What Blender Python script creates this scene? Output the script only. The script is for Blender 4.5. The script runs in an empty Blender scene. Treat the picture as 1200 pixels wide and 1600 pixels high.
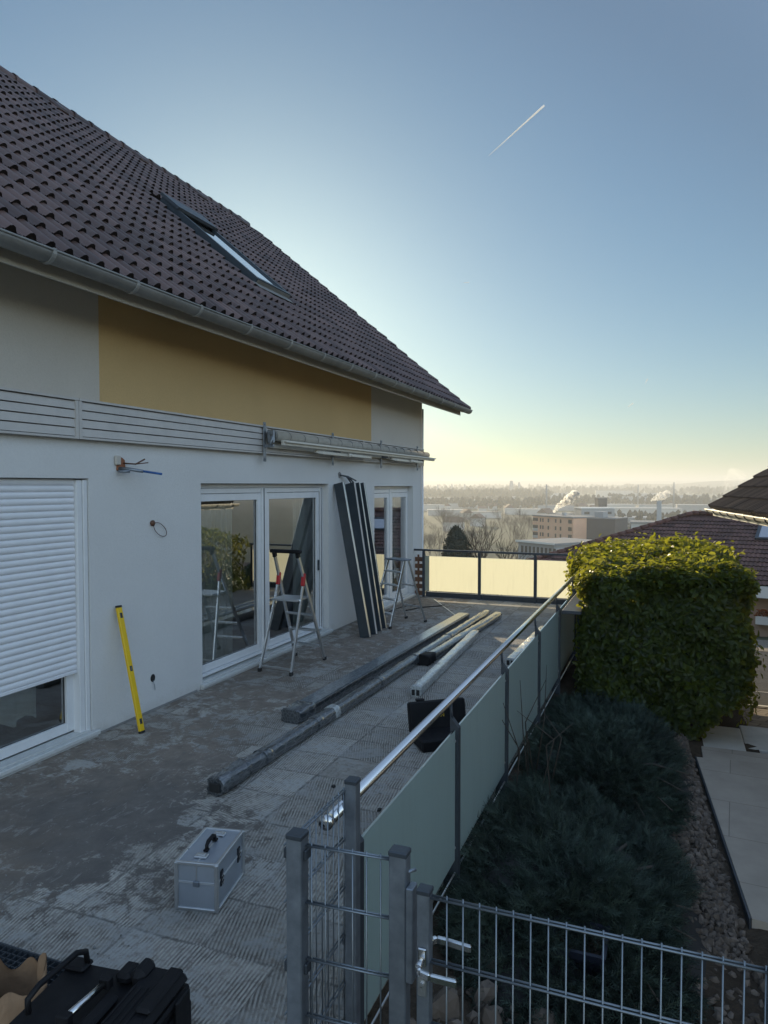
import bpy, bmesh, math, random
from mathutils import Vector, Matrix, Euler
R = math.radians
random.seed(7)
S = bpy.context.scene
COL = S.collection

# ------------------------------------------------------------------ camera
F = 1120.0
YAW, PITCH = 21.52, 2.15
cam_d = bpy.data.cameras.new('camera')
cam_d.sensor_fit = 'VERTICAL'; cam_d.sensor_height = 36.0; cam_d.lens = 36.0 * F / 1600.0
cam_d.clip_start = 0.05; cam_d.clip_end = 30000
cam = bpy.data.objects.new('camera', cam_d); COL.objects.link(cam)
cam.location = (0, 0, 2.3)
cam.rotation_euler = Euler((R(90 - PITCH), 0, R(YAW)), 'XYZ')
S.camera = cam

# ------------------------------------------------------------------ light
SUN_EL, SUN_AZ = 12.0, 32.0            # azimuth measured left of +Y
SKY_STRENGTH, SUN_STRENGTH, EXPOSURE = 0.094, 5.0, 0.35
SKY_GAMMA, SKY_SAT, SKY_TINT = 0.76, 1.18, (0.74, 1.04, 1.23)
SKY_FILL, SKY_FILL_AZ, SKY_FILL_EL, SKY_FILL_TINT = 5.6, 125, 40, (1.56, 0.92, 0.70)
     # the phone's tone curve: evens out the very bright sky near the sun
W = bpy.data.worlds.new('World'); S.world = W; W.use_nodes = True
wn, wl = W.node_tree.nodes, W.node_tree.links
wn.clear()
sky = wn.new('ShaderNodeTexSky'); sky.sky_type = 'NISHITA'; sky.sun_disc = False
sky.sun_elevation = R(SUN_EL); sky.sun_rotation = R(-SUN_AZ)
sky.altitude = 400; sky.air_density = 1.0; sky.dust_density = 0.8; sky.ozone_density = 1.5
bg = wn.new('ShaderNodeBackground'); bg.inputs['Strength'].default_value = SKY_STRENGTH
wo = wn.new('ShaderNodeOutputWorld'); wl.new(bg.outputs[0], wo.inputs[0])
gam = wn.new('ShaderNodeGamma'); gam.inputs['Gamma'].default_value = SKY_GAMMA
hsv = wn.new('ShaderNodeHueSaturation'); hsv.inputs['Saturation'].default_value = SKY_SAT
tnt = wn.new('ShaderNodeMix'); tnt.data_type = 'RGBA'; tnt.blend_type = 'MULTIPLY'; tnt.inputs[0].default_value = 1.0
tnt.inputs[7].default_value = (*SKY_TINT, 1)
wl.new(sky.outputs['Color'], gam.inputs['Color']); wl.new(gam.outputs[0], hsv.inputs['Color'])
wl.new(hsv.outputs[0], tnt.inputs[6])
# added fill: unseen sky behind and right of camera brightened for shaded walls
geo = wn.new('ShaderNodeTexCoord'); dot = wn.new('ShaderNodeVectorMath'); dot.operation = 'DOT_PRODUCT'
vd = Vector((math.sin(R(SKY_FILL_AZ)) * math.cos(R(SKY_FILL_EL)), math.cos(R(SKY_FILL_AZ)) * math.cos(R(SKY_FILL_EL)), math.sin(R(SKY_FILL_EL))))
dot.inputs[1].default_value = vd; wl.new(geo.outputs['Generated'], dot.inputs[0])
mr = wn.new('ShaderNodeMapRange'); mr.interpolation_type = 'SMOOTHSTEP'
for k_, v_ in ((1, -.10), (2, .75), (3, 1.0), (4, SKY_FILL)): mr.inputs[k_].default_value = v_
wl.new(dot.outputs['Value'], mr.inputs[0])
vl = wn.new('ShaderNodeVectorMath'); vl.operation = 'SCALE'; 
vm = wn.new('ShaderNodeMapRange'); vm.interpolation_type = 'SMOOTHSTEP'
for k_, v_ in ((1, -.25), (2, .35), (3, 0.0), (4, 1.0)): vm.inputs[k_].default_value = v_
wl.new(dot.outputs['Value'], vm.inputs[0])
vt = wn.new('ShaderNodeMix'); vt.data_type = 'RGBA'; vt.blend_type = 'MULTIPLY'; vt.inputs[7].default_value = (*SKY_FILL_TINT, 1)
wl.new(vm.outputs[0], vt.inputs[0]); wl.new(tnt.outputs[2], vt.inputs[6]); wl.new(vt.outputs[2], vl.inputs[0]); wl.new(mr.outputs[0], vl.inputs['Scale'])
wl.new(vl.outputs[0], bg.inputs['Color'])
sun_d = bpy.data.lights.new('sun', 'SUN'); sun_d.energy = SUN_STRENGTH; sun_d.angle = R(0.5)
sun_d.color = (1.0, 0.82, 0.54)
sun = bpy.data.objects.new('sun', sun_d); COL.objects.link(sun)
sv = Vector((-math.sin(R(SUN_AZ)) * math.cos(R(SUN_EL)), math.cos(R(SUN_AZ)) * math.cos(R(SUN_EL)), math.sin(R(SUN_EL))))
sun.rotation_euler = sv.to_track_quat('Z', 'Y').to_euler(); sun.location = (0, 0, 60)
S.view_settings.view_transform = 'Standard'; S.view_settings.look = 'None'
S.view_settings.gamma = 1.0; S.view_settings.exposure = EXPOSURE
S.cycles.max_bounces = 10; S.cycles.diffuse_bounces = 4; S.cycles.glossy_bounces = 4
S.cycles.transmission_bounces = 6; S.cycles.transparent_max_bounces = 12; S.cycles.volume_bounces = 1
S.cycles.caustics_reflective = False; S.cycles.caustics_refractive = False
S.cycles.use_denoising = True

# ------------------------------------------------------------------ materials
class NT:
    def __init__(s, name):
        s.m = bpy.data.materials.new(name); s.m.use_nodes = True
        s.n = s.m.node_tree.nodes; s.l = s.m.node_tree.links; s.n.clear()
        s.out = s.n.new('ShaderNodeOutputMaterial')
    def node(s, t, ins=None, **kw):
        n = s.n.new(t)
        for k, v in kw.items(): setattr(n, k, v)
        for k, v in (ins or {}).items():
            if hasattr(v, 'is_linked') or isinstance(v, bpy.types.NodeSocket): s.l.new(v, n.inputs[k])
            else: n.inputs[k].default_value = v
        return n
    def coord(s, scale=(1, 1, 1), rot=(0, 0, 0), kind='Object'):
        c = s.node('ShaderNodeTexCoord')
        m = s.node('ShaderNodeMapping', {'Vector': c.outputs[kind], 'Scale': scale, 'Rotation': rot})
        return m.outputs[0]
    def noise(s, vec, scale, detail=4, rough=.6, dist=0):
        return s.node('ShaderNodeTexNoise', {'Vector': vec, 'Scale': scale, 'Detail': detail, 'Roughness': rough, 'Distortion': dist}).outputs['Fac']
    def ramp(s, fac, stops):
        r = s.node('ShaderNodeValToRGB', {'Fac': fac})
        e = r.color_ramp.elements
        while len(e) < len(stops): e.new(0.5)
        for i, (p, c) in enumerate(stops):
            e[i].position = p
            e[i].color = (c, c, c, 1) if isinstance(c, (int, float)) else (*c, 1)
        return r.outputs['Color']
    def math(s, op, a, b=0.0, c=None):
        n = s.node('ShaderNodeMath', {0: a, 1: b}, operation=op)
        if c is not None:
            if isinstance(c, bpy.types.NodeSocket): s.l.new(c, n.inputs[2])
            else: n.inputs[2].default_value = c
        return n.outputs[0]
    def mix(s, fac, a, b, mode='MIX'):
        n = s.node('ShaderNodeMix', data_type='RGBA', blend_type=mode)
        for i, v in ((0, fac), (6, a), (7, b)):
            if isinstance(v, bpy.types.NodeSocket): s.l.new(v, n.inputs[i])
            elif i == 0: n.inputs[i].default_value = v
            else: n.inputs[i].default_value = (*v, 1) if len(v) == 3 else v
        return n.outputs[2]
    def bump(s, h, strength=.3, dist=.01, normal=None):
        d = {'Height': h, 'Strength': strength, 'Distance': dist}
        if normal is not None: d['Normal'] = normal
        return s.node('ShaderNodeBump', d).outputs[0]
    def bsdf(s, color, rough=.6, metal=0.0, normal=None, spec=.5, **extra):
        b = s.node('ShaderNodeBsdfPrincipled')
        for k, v in (('Base Color', color), ('Roughness', rough), ('Metallic', metal), ('Specular IOR Level', spec)):
            if isinstance(v, bpy.types.NodeSocket): s.l.new(v, b.inputs[k])
            else: b.inputs[k].default_value = (*v, 1) if isinstance(v, tuple) and len(v) == 3 else v
        if normal is not None: s.l.new(normal, b.inputs['Normal'])
        for k, v in extra.items(): b.inputs[k.replace('_', ' ')].default_value = v
        return b
    def done(s, sh, vol=None):
        if sh is not None: s.l.new(sh.outputs[0] if hasattr(sh, 'outputs') else sh, s.out.inputs['Surface'])
        if vol is not None: s.l.new(vol.outputs[0], s.out.inputs['Volume'])
        return s.m

def simple(name, col, rough=.6, metal=0, var=.25, scale=6, bscale=60, bstr=.15, spec=.5, bdist=.004):
    t = NT(name); v = t.coord()
    n = t.noise(v, scale, 5)
    c = t.mix(t.ramp(n, [(.3, 0.0), (.7, 1.0)]), tuple(x * (1 - var) for x in col), tuple(min(1, x * (1 + var)) for x in col))
    rr = t.math('MULTIPLY_ADD', t.noise(v, scale * 3, 3), .25, rough - .12)
    return t.done(t.bsdf(c, rr, metal, t.bump(t.noise(v, bscale, 3), bstr, bdist), spec))

def plaster(name, col):
    t = NT(name); v = t.coord()
    big = t.noise(v, .6, 5); fine = t.noise(v, 120, 3, .7)
    streak = t.noise(t.coord((3.0, 3.0, .25)), 1.2, 4)
    c = t.mix(t.ramp(big, [(.3, 0.0), (.75, 1.0)]), tuple(x * .87 for x in col), col)
    c = t.mix(t.math('MULTIPLY', t.ramp(streak, [(.55, 0.0), (.8, 1.0)]), .12), c, tuple(x * .75 for x in col))
    c = t.mix(t.math('MULTIPLY', t.ramp(fine, [(.3, 0.0), (.6, 1.0)]), .12), c, tuple(x * .8 for x in col))
    z = t.node('ShaderNodeSeparateXYZ', {0: t.node('ShaderNodeNewGeometry').outputs['Position']}).outputs[2]
    splash = t.math('MULTIPLY', t.ramp(t.math('ADD', t.math('MULTIPLY', z, 3.2), t.math('MULTIPLY', t.noise(v, 7, 5, .7), 1.1)), [(.45, 1.0), (.95, 0.0)]), .35)
    c = t.mix(splash, c, tuple(x * y for x, y in zip(col, (.62, .57, .50))))
    grain = t.noise(v, 45, 4, .75)
    c = t.mix(t.math('MULTIPLY', t.ramp(grain, [(.42, 1.0), (.58, 0.0)]), .14), c, tuple(x * .72 for x in col))
    h = t.math('MULTIPLY_ADD', grain, 1.2, fine)
    return t.done(t.bsdf(c, .9, 0, t.bump(h, .6, .006), .2))

M = {}
M['wall_white'] = plaster('white_plaster', (.76, .76, .75))
M['wall_yellow'] = plaster('yellow_plaster', (.64, .45, .22))
M['wall_cream'] = plaster('cream_plaster', (.62, .58, .52))
M['soffit'] = plaster('soffit_paint', (.74, .72, .66))
M['pvc'] = simple('white_window_plastic', (.74, .75, .76), .35, var=.04, bstr=.02)
M['slat'] = simple('grey_louvre_metal', (.52, .50, .48), .45, var=.06, bstr=.03)
M['zinc'] = simple('weathered_zinc', (.25, .25, .24), .55, .55, var=.18, scale=3, bscale=20, bstr=.06)
M['zinc_light'] = simple('newer_zinc', (.34, .34, .33), .5, .5, var=.1)
M['galv'] = simple('galvanised_steel', (.25, .28, .32), .45, .75, var=.22, scale=14, bscale=40, bstr=.06)
M['galv_rod'] = simple('galvanised_rod', (.22, .25, .28), .42, .8, var=.12, bstr=.03)
M['dark_metal'] = simple('dark_grey_metal', (.055, .065, .078), .45, .3, var=.15)
M['anthracite'] = simple('anthracite_coating', (.032, .043, .054), .42, .1, var=.12)
M['alu'] = simple('brushed_aluminium', (.60, .61, .62), .32, .9, var=.08, bstr=.03)
t = NT('satin_stainless'); M['chrome'] = t.done(t.bsdf((.66, .66, .66), t.math('MULTIPLY_ADD', t.noise(t.coord((2, 2, 2)), 2, 3), .10, .16), 1.0))
M['case_alu'] = simple('case_aluminium_sheet', (.40, .44, .50), .40, .6, var=.10, scale=4, bscale=90, bstr=.05)
M['white_metal'] = simple('white_coated_metal', (.76, .77, .80), .4, .0, var=.04, bstr=.02)
M['black_plastic'] = simple('black_plastic', (.009, .009, .011), .55, var=.3, bscale=180, bstr=.15, spec=.22)
M['black_rubber'] = simple('black_rubber', (.02, .02, .02), .7, var=.2)
M['red_plastic'] = simple('red_plastic', (.42, .02, .025), .4, var=.1)
M['yellow_paint'] = simple('yellow_level_paint', (.78, .50, .01), .4, var=.06, bstr=.02)
M['orange'] = simple('orange_plastic', (.5, .1, .02), .5)
M['brown_cable'] = simple('brown_cable', (.10, .045, .025), .5)
M['blue_cable'] = simple('blue_cable', (.02, .10, .32), .4)
M['hole'] = simple('dark_wall_cavity', (.02, .02, .02), .9)
M['rust_brick'] = simple('broken_brick', (.30, .12, .06), .9, bscale=40, bstr=.6)
M['paper'] = simple('brown_kraft_paper', (.30, .19, .115), .8, var=.15, bscale=14, bstr=.5, bdist=.01)
M['fabric_roll'] = simple('rolled_awning_cloth', (.36, .34, .30), .9, var=.15, scale=9, bscale=200)
M['cream_metal'] = simple('cream_awning_metal', (.62, .60, .54), .4, var=.05)
M['curtain'] = simple('sheer_curtain', (.80, .82, .78), .9, var=.05)
M['room'] = simple('dim_room_paint', (.55, .55, .53), .9, var=.15, scale=1)
M['sill_stone'] = simple('pale_sill_stone', (.58, .59, .58), .6, var=.08, scale=20)
M['bark'] = simple('grey_bark', (.055, .045, .036), .9, var=.3, scale=10, bscale=30, bstr=.7)
M['far_bark'] = simple('bare_twig_bark', (.10, .085, .07), .9, var=.2)
M['concrete'] = simple('slab_edge_concrete', (.25, .245, .235), .9, var=.2, scale=3, bscale=40, bstr=.4)
M['wood'] = simple('brown_weathered_wood', (.16, .08, .045), .8, var=.3)
M['stone_white'] = simple('pale_stone_slab', (.50, .48, .44), .75, var=.15, scale=3, bscale=30, bstr=.2)
M['pot'] = simple('dark_blue_glaze', (.007, .010, .022), .5, var=.2)
M['lantern'] = simple('grey_stone_ball', (.20, .20, .20), .85, var=.35, scale=25, bscale=50, bstr=.5)
M['dark_opening'] = simple('dark_opening', (.03, .035, .04), .3)

def m_tile(name, base, rough=.55, seed=0.0):
    t = NT(name); v = t.coord()
    att = t.node('ShaderNodeAttribute', attribute_name='tone')
    n = t.noise(v, 9, 5); big = t.noise(v, .5, 3)
    c = t.mix(att.outputs['Fac'], tuple(x * .58 for x in base), tuple(x * 1.40 for x in base))
    c = t.mix(t.math('MULTIPLY', t.ramp(n, [(.5, 0.0), (.8, 1.0)]), .35), c, tuple(x * 1.5 for x in (base[0], base[0] * .9, base[0] * .8)))
    c = t.mix(t.math('MULTIPLY', t.ramp(big, [(.4, 0.0), (.7, 1.0)]), .3), c, tuple(x * .7 for x in base))
    rg = t.math('MULTIPLY_ADD', n, .25, rough - .12)
    return t.done(t.bsdf(c, rg, 0, t.bump(t.noise(v, 90, 3), .25, .003), .45))
M['tile'] = m_tile('dark_brown_roof_tile', (.098, .060, .052), .38)
M['tile_edge'] = simple('shade_tile_edge', (.022, .017, .016), .9, var=.4, scale=20, spec=.1)  # shade of the tile noses painted in as a near-black colour
M['tile_red'] = m_tile('reddish_brown_roof_tile', (.115, .054, .044), .7)
M['tile_black'] = m_tile('black_brown_roof_tile', (.042, .027, .022), .8)

def m_wrap(name, base, gloss=.18, bump=.8):
    t = NT(name); v = t.coord((1, 1, 1))
    cr = t.noise(t.coord((9, 2.2, 9)), 4, 5, .65, 1.6)
    w = t.node('ShaderNodeTexVoronoi', {'Vector': t.coord((14, 3.5, 14)), 'Scale': 2.2}, feature='DISTANCE_TO_EDGE').outputs['Distance']
    fold = t.ramp(w, [(.0, 1.0), (.12, 0.0)])
    c = t.mix(t.math('MULTIPLY', t.ramp(cr, [(.5, 0.0), (.68, 1.0)]), .22), base, tuple(min(1, x * 2.2 + .05) for x in base))
    c = t.mix(t.math('MULTIPLY', fold, .34), c, tuple(min(1, x * 2 + .22) for x in base))  # whitish film folds, lightened further to stand in for glints
    h = t.math('ADD', cr, t.math('MULTIPLY', fold, .5))
    b = t.bsdf(c, .45, .1, t.bump(h, bump, .012), .5, Coat_Weight=1.0, Coat_Roughness=gloss, Coat_IOR=1.9)
    t.l.new(t.bump(h, bump * .30, .010), b.inputs['Coat Normal'])
    return t.done(b)
M['wrap_dark'] = m_wrap('film_wrapped_anthracite', (.026, .033, .040), .04, .40)
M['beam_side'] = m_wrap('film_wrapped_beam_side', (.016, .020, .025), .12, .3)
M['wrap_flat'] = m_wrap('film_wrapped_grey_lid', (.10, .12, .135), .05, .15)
M['wrap_white'] = m_wrap('film_wrapped_aluminium', (.34, .36, .36), .06, .6)

def m_glass(name, tint, ior=1.5, extra=0.0, rough=0.0):
    t = NT(name)
    fr = t.node('ShaderNodeFresnel', {'IOR': ior})
    fac = t.math('MINIMUM', t.math('MULTIPLY_ADD', fr.outputs[0], 1.7, extra), 1.0)
    tr = t.node('ShaderNodeBsdfTransparent', {'Color': (*tint, 1)})
    gl = t.node('ShaderNodeBsdfGlossy', {'Color': (.95, .97, 1, 1), 'Roughness': rough})
    mx = t.node('ShaderNodeMixShader', {0: fac, 1: tr.outputs[0], 2: gl.outputs[0]})
    return t.done(mx)
M['glass'] = m_glass('window_glass', (.86, .90, .88), 1.5, .27)
def m_clear():
    t = NT('plain_clear_face'); return t.done(t.node('ShaderNodeBsdfTransparent', {'Color': (.97, .98, .97, 1)}))
M['plain_clear'] = m_clear()
M['clear_glass'] = m_glass('clear_glass_face', (.90, .95, .92), 1.45, 0)
M['roof_glass'] = m_glass('skylight_glass', (.25, .28, .3), 1.5, .45)

def m_frost(name, mixf, tr, di):
    t = NT(name); v = t.coord()
    n = t.noise(v, .8, 3); st = t.noise(t.coord((5, 5, .5)), 3.0, 5, .7); sp = t.noise(v, 22, 4, .75)
    dirt = t.math('ADD', t.math('MULTIPLY', t.ramp(st, [(.50, 0.0), (.75, 1.0)]), .22), t.math('MULTIPLY', t.ramp(sp, [(.60, 0.0), (.72, 1.0)]), .14))
    c = t.mix(dirt, t.mix(n, tuple(x * .93 for x in tr), tr), tuple(x * .62 for x in tr))
    tl = t.node('ShaderNodeBsdfTranslucent', {'Color': c})
    df = t.node('ShaderNodeBsdfDiffuse', {'Color': t.mix(dirt, t.mix(n, tuple(x * .88 for x in di), di), tuple(x * .7 for x in di))})
    a = t.node('ShaderNodeMixShader', {0: mixf, 1: tl.outputs[0], 2: df.outputs[0]})
    gl = t.node('ShaderNodeBsdfGlossy', {'Color': (.9, .9, .9, 1), 'Roughness': t.math('MULTIPLY_ADD', st, .25, .28)})
    fr = t.node('ShaderNodeFresnel', {'IOR': 1.4})
    return t.done(t.node('ShaderNodeMixShader', {0: t.math('MULTIPLY', fr.outputs[0], .7), 1: a.outputs[0], 2: gl.outputs[0]}))
M['frost_sunlit'] = m_frost('frosted_glass_sunlit', .20, (.90, .88, .76), (.5, .55, .48))  # same frosted glass, with the warm sunlit glow put into its tint
M['frost'] = m_frost('frosted_glass_green', .38, (.80, .87, .82), (.50, .68, .66))

def m_leaf(name, lo, hi, trans, rough=.35, tfac=.35):
    t = NT(name)
    att = t.node('ShaderNodeAttribute', attribute_name='tone')
    c = t.mix(att.outputs['Fac'], lo, hi)
    b = t.bsdf(c, rough, 0, None, .5)
    tl = t.node('ShaderNodeBsdfTranslucent', {'Color': t.mix(att.outputs['Fac'], tuple(x * .7 for x in trans), trans)})
    return t.done(t.node('ShaderNodeMixShader', {0: tfac, 1: b.outputs[0], 2: tl.outputs[0]}))
M['laurel'] = m_leaf('laurel_leaf', (.012, .026, .006), (.062, .095, .016), (.52, .52, .045), .46, .48)
M['juniper'] = m_leaf('juniper_needles', (.006, .014, .010), (.070, .105, .080), (.05, .08, .05), .75, .2)
M['conifer'] = m_leaf('conifer_needles', (.012, .020, .014), (.032, .045, .030), (.03, .04, .02), .7, .15)
M['shrub'] = m_leaf('garden_shrub_leaf', (.03, .05, .02), (.08, .11, .04), (.12, .16, .04), .5, .25)
M['flower'] = m_leaf('orange_foliage', (.25, .06, .02), (.45, .16, .04), (.4, .15, .05), .7, .2)

def m_floor():
    t = NT('terrace_screed_with_adhesive_ridges')
    c0 = t.node('ShaderNodeTexCoord').outputs['Object']
    wob = t.node('ShaderNodeTexNoise', {'Vector': c0, 'Scale': 1.3, 'Detail': 3})
    TS = .42
    sc = t.node('ShaderNodeVectorMath', {0: c0, 1: (1 / TS, 1 / TS, 0)}, operation='MULTIPLY').outputs[0]
    sc = t.node('ShaderNodeVectorMath', {0: sc, 1: t.node('ShaderNodeVectorMath', {0: wob.outputs['Color'], 'Scale': .14}, operation='SCALE').outputs[0]}, operation='ADD').outputs[0]
    fl = t.node('ShaderNodeVectorMath', {0: sc}, operation='FLOOR').outputs[0]
    frc = t.node('ShaderNodeVectorMath', {0: sc}, operation='FRACTION').outputs[0]
    wh = t.node('ShaderNodeTexWhiteNoise', {'Vector': fl}, noise_dimensions='2D')
    # ridge direction: mostly one way, now and then turned
    ang = t.math('MULTIPLY_ADD', wh.outputs['Value'], .45, -.42)
    turned = t.math('GREATER_THAN', t.node('ShaderNodeSeparateColor', {0: wh.outputs['Color']}).outputs[1], .86)
    ang = t.math('ADD', ang, t.math('MULTIPLY', turned, -1.2))
    rot = t.node('ShaderNodeVectorRotate', {'Vector': c0, 'Angle': ang}, rotation_type='Z_AXIS').outputs[0]
    wob2 = t.node('ShaderNodeTexNoise', {'Vector': c0, 'Scale': 9, 'Detail': 2}).outputs['Color']
    rot = t.node('ShaderNodeVectorMath', {0: rot, 1: t.node('ShaderNodeVectorMath', {0: wob2, 'Scale': .012}, operation='SCALE').outputs[0]}, operation='ADD').outputs[0]
    sx = t.node('ShaderNodeSeparateXYZ', {0: rot}).outputs[0]
    wav = t.math('SINE', t.math('MULTIPLY', sx, 2 * math.pi / .021))
    wav = t.math('MULTIPLY_ADD', wav, .5, .5)
    ridge = t.ramp(wav, [(.25, 0.0), (.6, 1.0)])
    # where adhesive survives
    n1 = t.noise(c0, 1.1, 6, .62); n2 = t.noise(c0, 5.5, 6, .68, .6); n3 = t.noise(c0, 26, 4, .7)
    xs = t.node('ShaderNodeSeparateXYZ', {0: c0})
    X, Y = xs.outputs[0], xs.outputs[1]
    # bare dark strip by the house and the damp dark area near the front
    strip = t.math('MULTIPLY_ADD', X, 1.6, 5.9)                         # 0 at X=-3.7
    strip = t.node('ShaderNodeClamp', {0: strip}).outputs[0]
    fr = t.node('ShaderNodeVectorMath', {0: c0, 1: (-3.35, 3.75, 0)}, operation='DISTANCE').outputs['Value']
    damp = t.ramp(t.math('MULTIPLY_ADD', fr, .5, t.math('MULTIPLY', n1, .6)), [(.62, 1.0), (1.0, 0.0)])
    patch = t.math('ADD', t.math('MULTIPLY', n1, .72), t.math('MULTIPLY_ADD', n2, .95, t.math('SUBTRACT', t.math('MULTIPLY', n3, .30), .16)))
    keep = t.math('MULTIPLY_ADD', strip, .30, t.math('ADD', .065, t.math('SUBTRACT', patch, t.math('MULTIPLY', damp, .28))))
    mask = t.ramp(keep, [(.86, 0.0), (.95, 1.0)])
    mask2 = t.math('MULTIPLY', mask, t.ramp(n3, [(.30, .35), (.5, 1.0)]))
    # tile joints
    fx = t.node('ShaderNodeSeparateXYZ', {0: frc})
    def edge(o): return t.math('SUBTRACT', .5, t.math('ABSOLUTE', t.math('SUBTRACT', o, .5)))
    je = t.math('MINIMUM', edge(fx.outputs[0]), edge(fx.outputs[1]))
    joint = t.math('MULTIPLY', t.ramp(t.math('MULTIPLY_ADD', t.math('SUBTRACT', n3, .5), .05, je), [(.008, 1.0), (.034, 0.0)]), t.ramp(n2, [(.40, .0), (.62, .9)]))
    base = t.mix(t.ramp(n2, [(.3, 0.0), (.7, 1.0)]), (.15, .125, .105), (.30, .25, .205))
    base = t.mix(t.math('MULTIPLY', damp, .65), base, t.mix(n2, (.060, .060, .062), (.12, .118, .116)))
    base = t.mix(t.math('MULTIPLY', t.ramp(n1, [(.5, 0.0), (.75, 1.0)]), .40), base, (.24, .175, .115))
    smear = t.mix(n3, (.36, .335, .30), (.52, .49, .44))
    tone = t.math('MULTIPLY_ADD', wh.outputs['Value'], .35, .8)
    rk = t.math('MULTIPLY_ADD', t.math('SUBTRACT', 1.0, ridge), t.math('MULTIPLY_ADD', t.ramp(n2, [(.38, 0.0), (.62, 1.0)]), -.75, .95), 0.0)
    adh = t.mix(rk, smear, (.14, .125, .11))
    smooth = t.ramp(t.math('MULTIPLY_ADD', t.noise(c0, 2.6, 5, .65), .7, t.math('MULTIPLY', t.noise(c0, 13, 4, .7), .3)), [(.50, 0.0), (.57, 1.0)])
    adh = t.mix(t.math('MULTIPLY', smooth, .8), adh, (.33, .325, .31))
    tc = t.node('ShaderNodeCombineColor', {0: tone, 1: tone, 2: tone}).outputs[0]
    adh = t.mix(1.0, adh, tc, 'MULTIPLY')
    col = t.mix(mask2, base, adh)
    col = t.mix(t.math('MULTIPLY', joint, t.math('MULTIPLY_ADD', mask, .65, .12)), col, (.06, .055, .05))
    spl = t.ramp(t.noise(c0, 16, 5, .75, 1.2), [(.66, 0.0), (.70, 1.0)])
    col = t.mix(t.math('MULTIPLY', spl, .6), col, (.46, .45, .43))
    sweep = t.ramp(t.noise(t.coord((4.2, 1.7, 1), (0, 0, .42)), 2.4, 8, .74, 1.8), [(.57, 0.0), (.62, 1.0)])
    col = t.mix(t.math('MULTIPLY', sweep, t.math('MULTIPLY_ADD', t.math('SUBTRACT', 1.0, mask), .50, .0)), col, (.34, .325, .30))
    h = t.math('MULTIPLY', mask2, t.math('MULTIPLY_ADD', t.math('MULTIPLY', ridge, t.math('SUBTRACT', 1.0, smooth)), .7, .5))
    h = t.math('SUBTRACT', h, t.math('MULTIPLY', t.math('MULTIPLY', joint, mask), .5))
    h = t.math('MULTIPLY_ADD', n3, .35, h)
    rough = t.math('MULTIPLY_ADD', damp, -.22, .85)
    return t.done(t.bsdf(col, rough, 0, t.bump(h, .9, .010), .35))
M['floor'] = m_floor()

def m_ground(name, a, b, c, scale=.35):
    t = NT(name); v = t.coord()
    n = t.noise(v, scale, 8, .65); n2 = t.noise(v, scale * 14, 4)
    col = t.mix(t.ramp(n, [(.38, 0.0), (.62, 1.0)]), a, b)
    col = t.mix(t.math('MULTIPLY', t.ramp(n2, [(.45, 0.0), (.65, 1.0)]), .5), col, c)
    return t.done(t.bsdf(col, .95, 0, t.bump(n2, .5, .05), .1))
M['field'] = m_ground('winter_fields', (.075, .09, .055), (.13, .13, .085), (.06, .065, .05), .012)
M['soil'] = m_ground('garden_soil', (.050, .038, .028), (.085, .065, .048), (.035, .028, .022), 2.0)
M['asphalt'] = m_ground('road_asphalt', (.055, .056, .060), (.075, .076, .08), (.045, .045, .05), .8)
M['hill'] = m_ground('wooded_hill', (.05, .06, .045), (.09, .09, .06), (.04, .05, .04), .01)
M['far_wood'] = m_ground('far_wood_bark', (.05, .05, .04), (.085, .08, .06), (.04, .045, .035), .05)

def m_paving(name, bw, bh, a, b, mortar, rot=0.0, msize=.02, bstr=.5):
    t = NT(name); v = t.coord((1, 1, 1), (0, 0, rot))
    br = t.node('ShaderNodeTexBrick', {'Vector': v, 'Color1': (*a, 1), 'Color2': (*b, 1), 'Mortar': (*mortar, 1), 'Scale': 1.0,
        'Mortar Size': msize, 'Brick Width': bw, 'Row Height': bh, 'Mortar Smooth': .2})
    n = t.noise(v, 3, 6, .65)
    col = t.mix(t.math('MULTIPLY', t.ramp(n, [(.4, 0.0), (.7, 1.0)]), .4), br.outputs['Color'], tuple(x * .6 for x in a))
    return t.done(t.bsdf(col, .85, 0, t.bump(t.math('MULTIPLY_ADD', t.noise(v, 40, 3), .3, t.math('SUBTRACT', 1.0, br.outputs['Fac'])), bstr, .006), .3))
M['slabs'] = m_paving('path_slabs', 1.6, .72, (.37, .32, .265), (.43, .375, .315), (.21, .18, .15), 0.08, .004, .2)
M['cobble'] = m_paving('block_paving', .30, .20, (.20, .165, .13), (.27, .225, .18), (.09, .07, .05), 0.35, .012)

def m_stones():
    t = NT('grey_garden_stones')
    att = t.node('ShaderNodeAttribute', attribute_name='tone')
    n = t.noise(t.coord(), 30, 4)
    c = t.mix(att.outputs['Fac'], (.06, .046, .036), (.20, .165, .14))
    c = t.mix(t.math('MULTIPLY', n, .4), c, (.10, .08, .065))
    return t.done(t.bsdf(c, .85, 0, t.bump(n, .4, .006), .3))
M['stones'] = m_stones()
def facade(name, col): return simple(name, col, .85, var=.08, scale=.2)
M['far_pink'] = facade('salmon_render', (.74, .43, .28))
M['far_dark'] = facade('dark_cladding', (.075, .075, .08))
M['far_white'] = facade('far_white_render', (.45, .44, .42))
M['near_white'] = facade('white_fascia_paint', (.68, .67, .64))
M['far_grey'] = facade('far_grey_render', (.30, .31, .32))
M['far_roof'] = facade('far_flat_roof', (.22, .22, .22))
M['far_redroof'] = facade('far_red_roof', (.12, .07, .055))
M['beige'] = plaster('beige_render', (.52, .40, .32))
M['letter'] = simple('yellow_print', (.55, .38, .03), .5)

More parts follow.
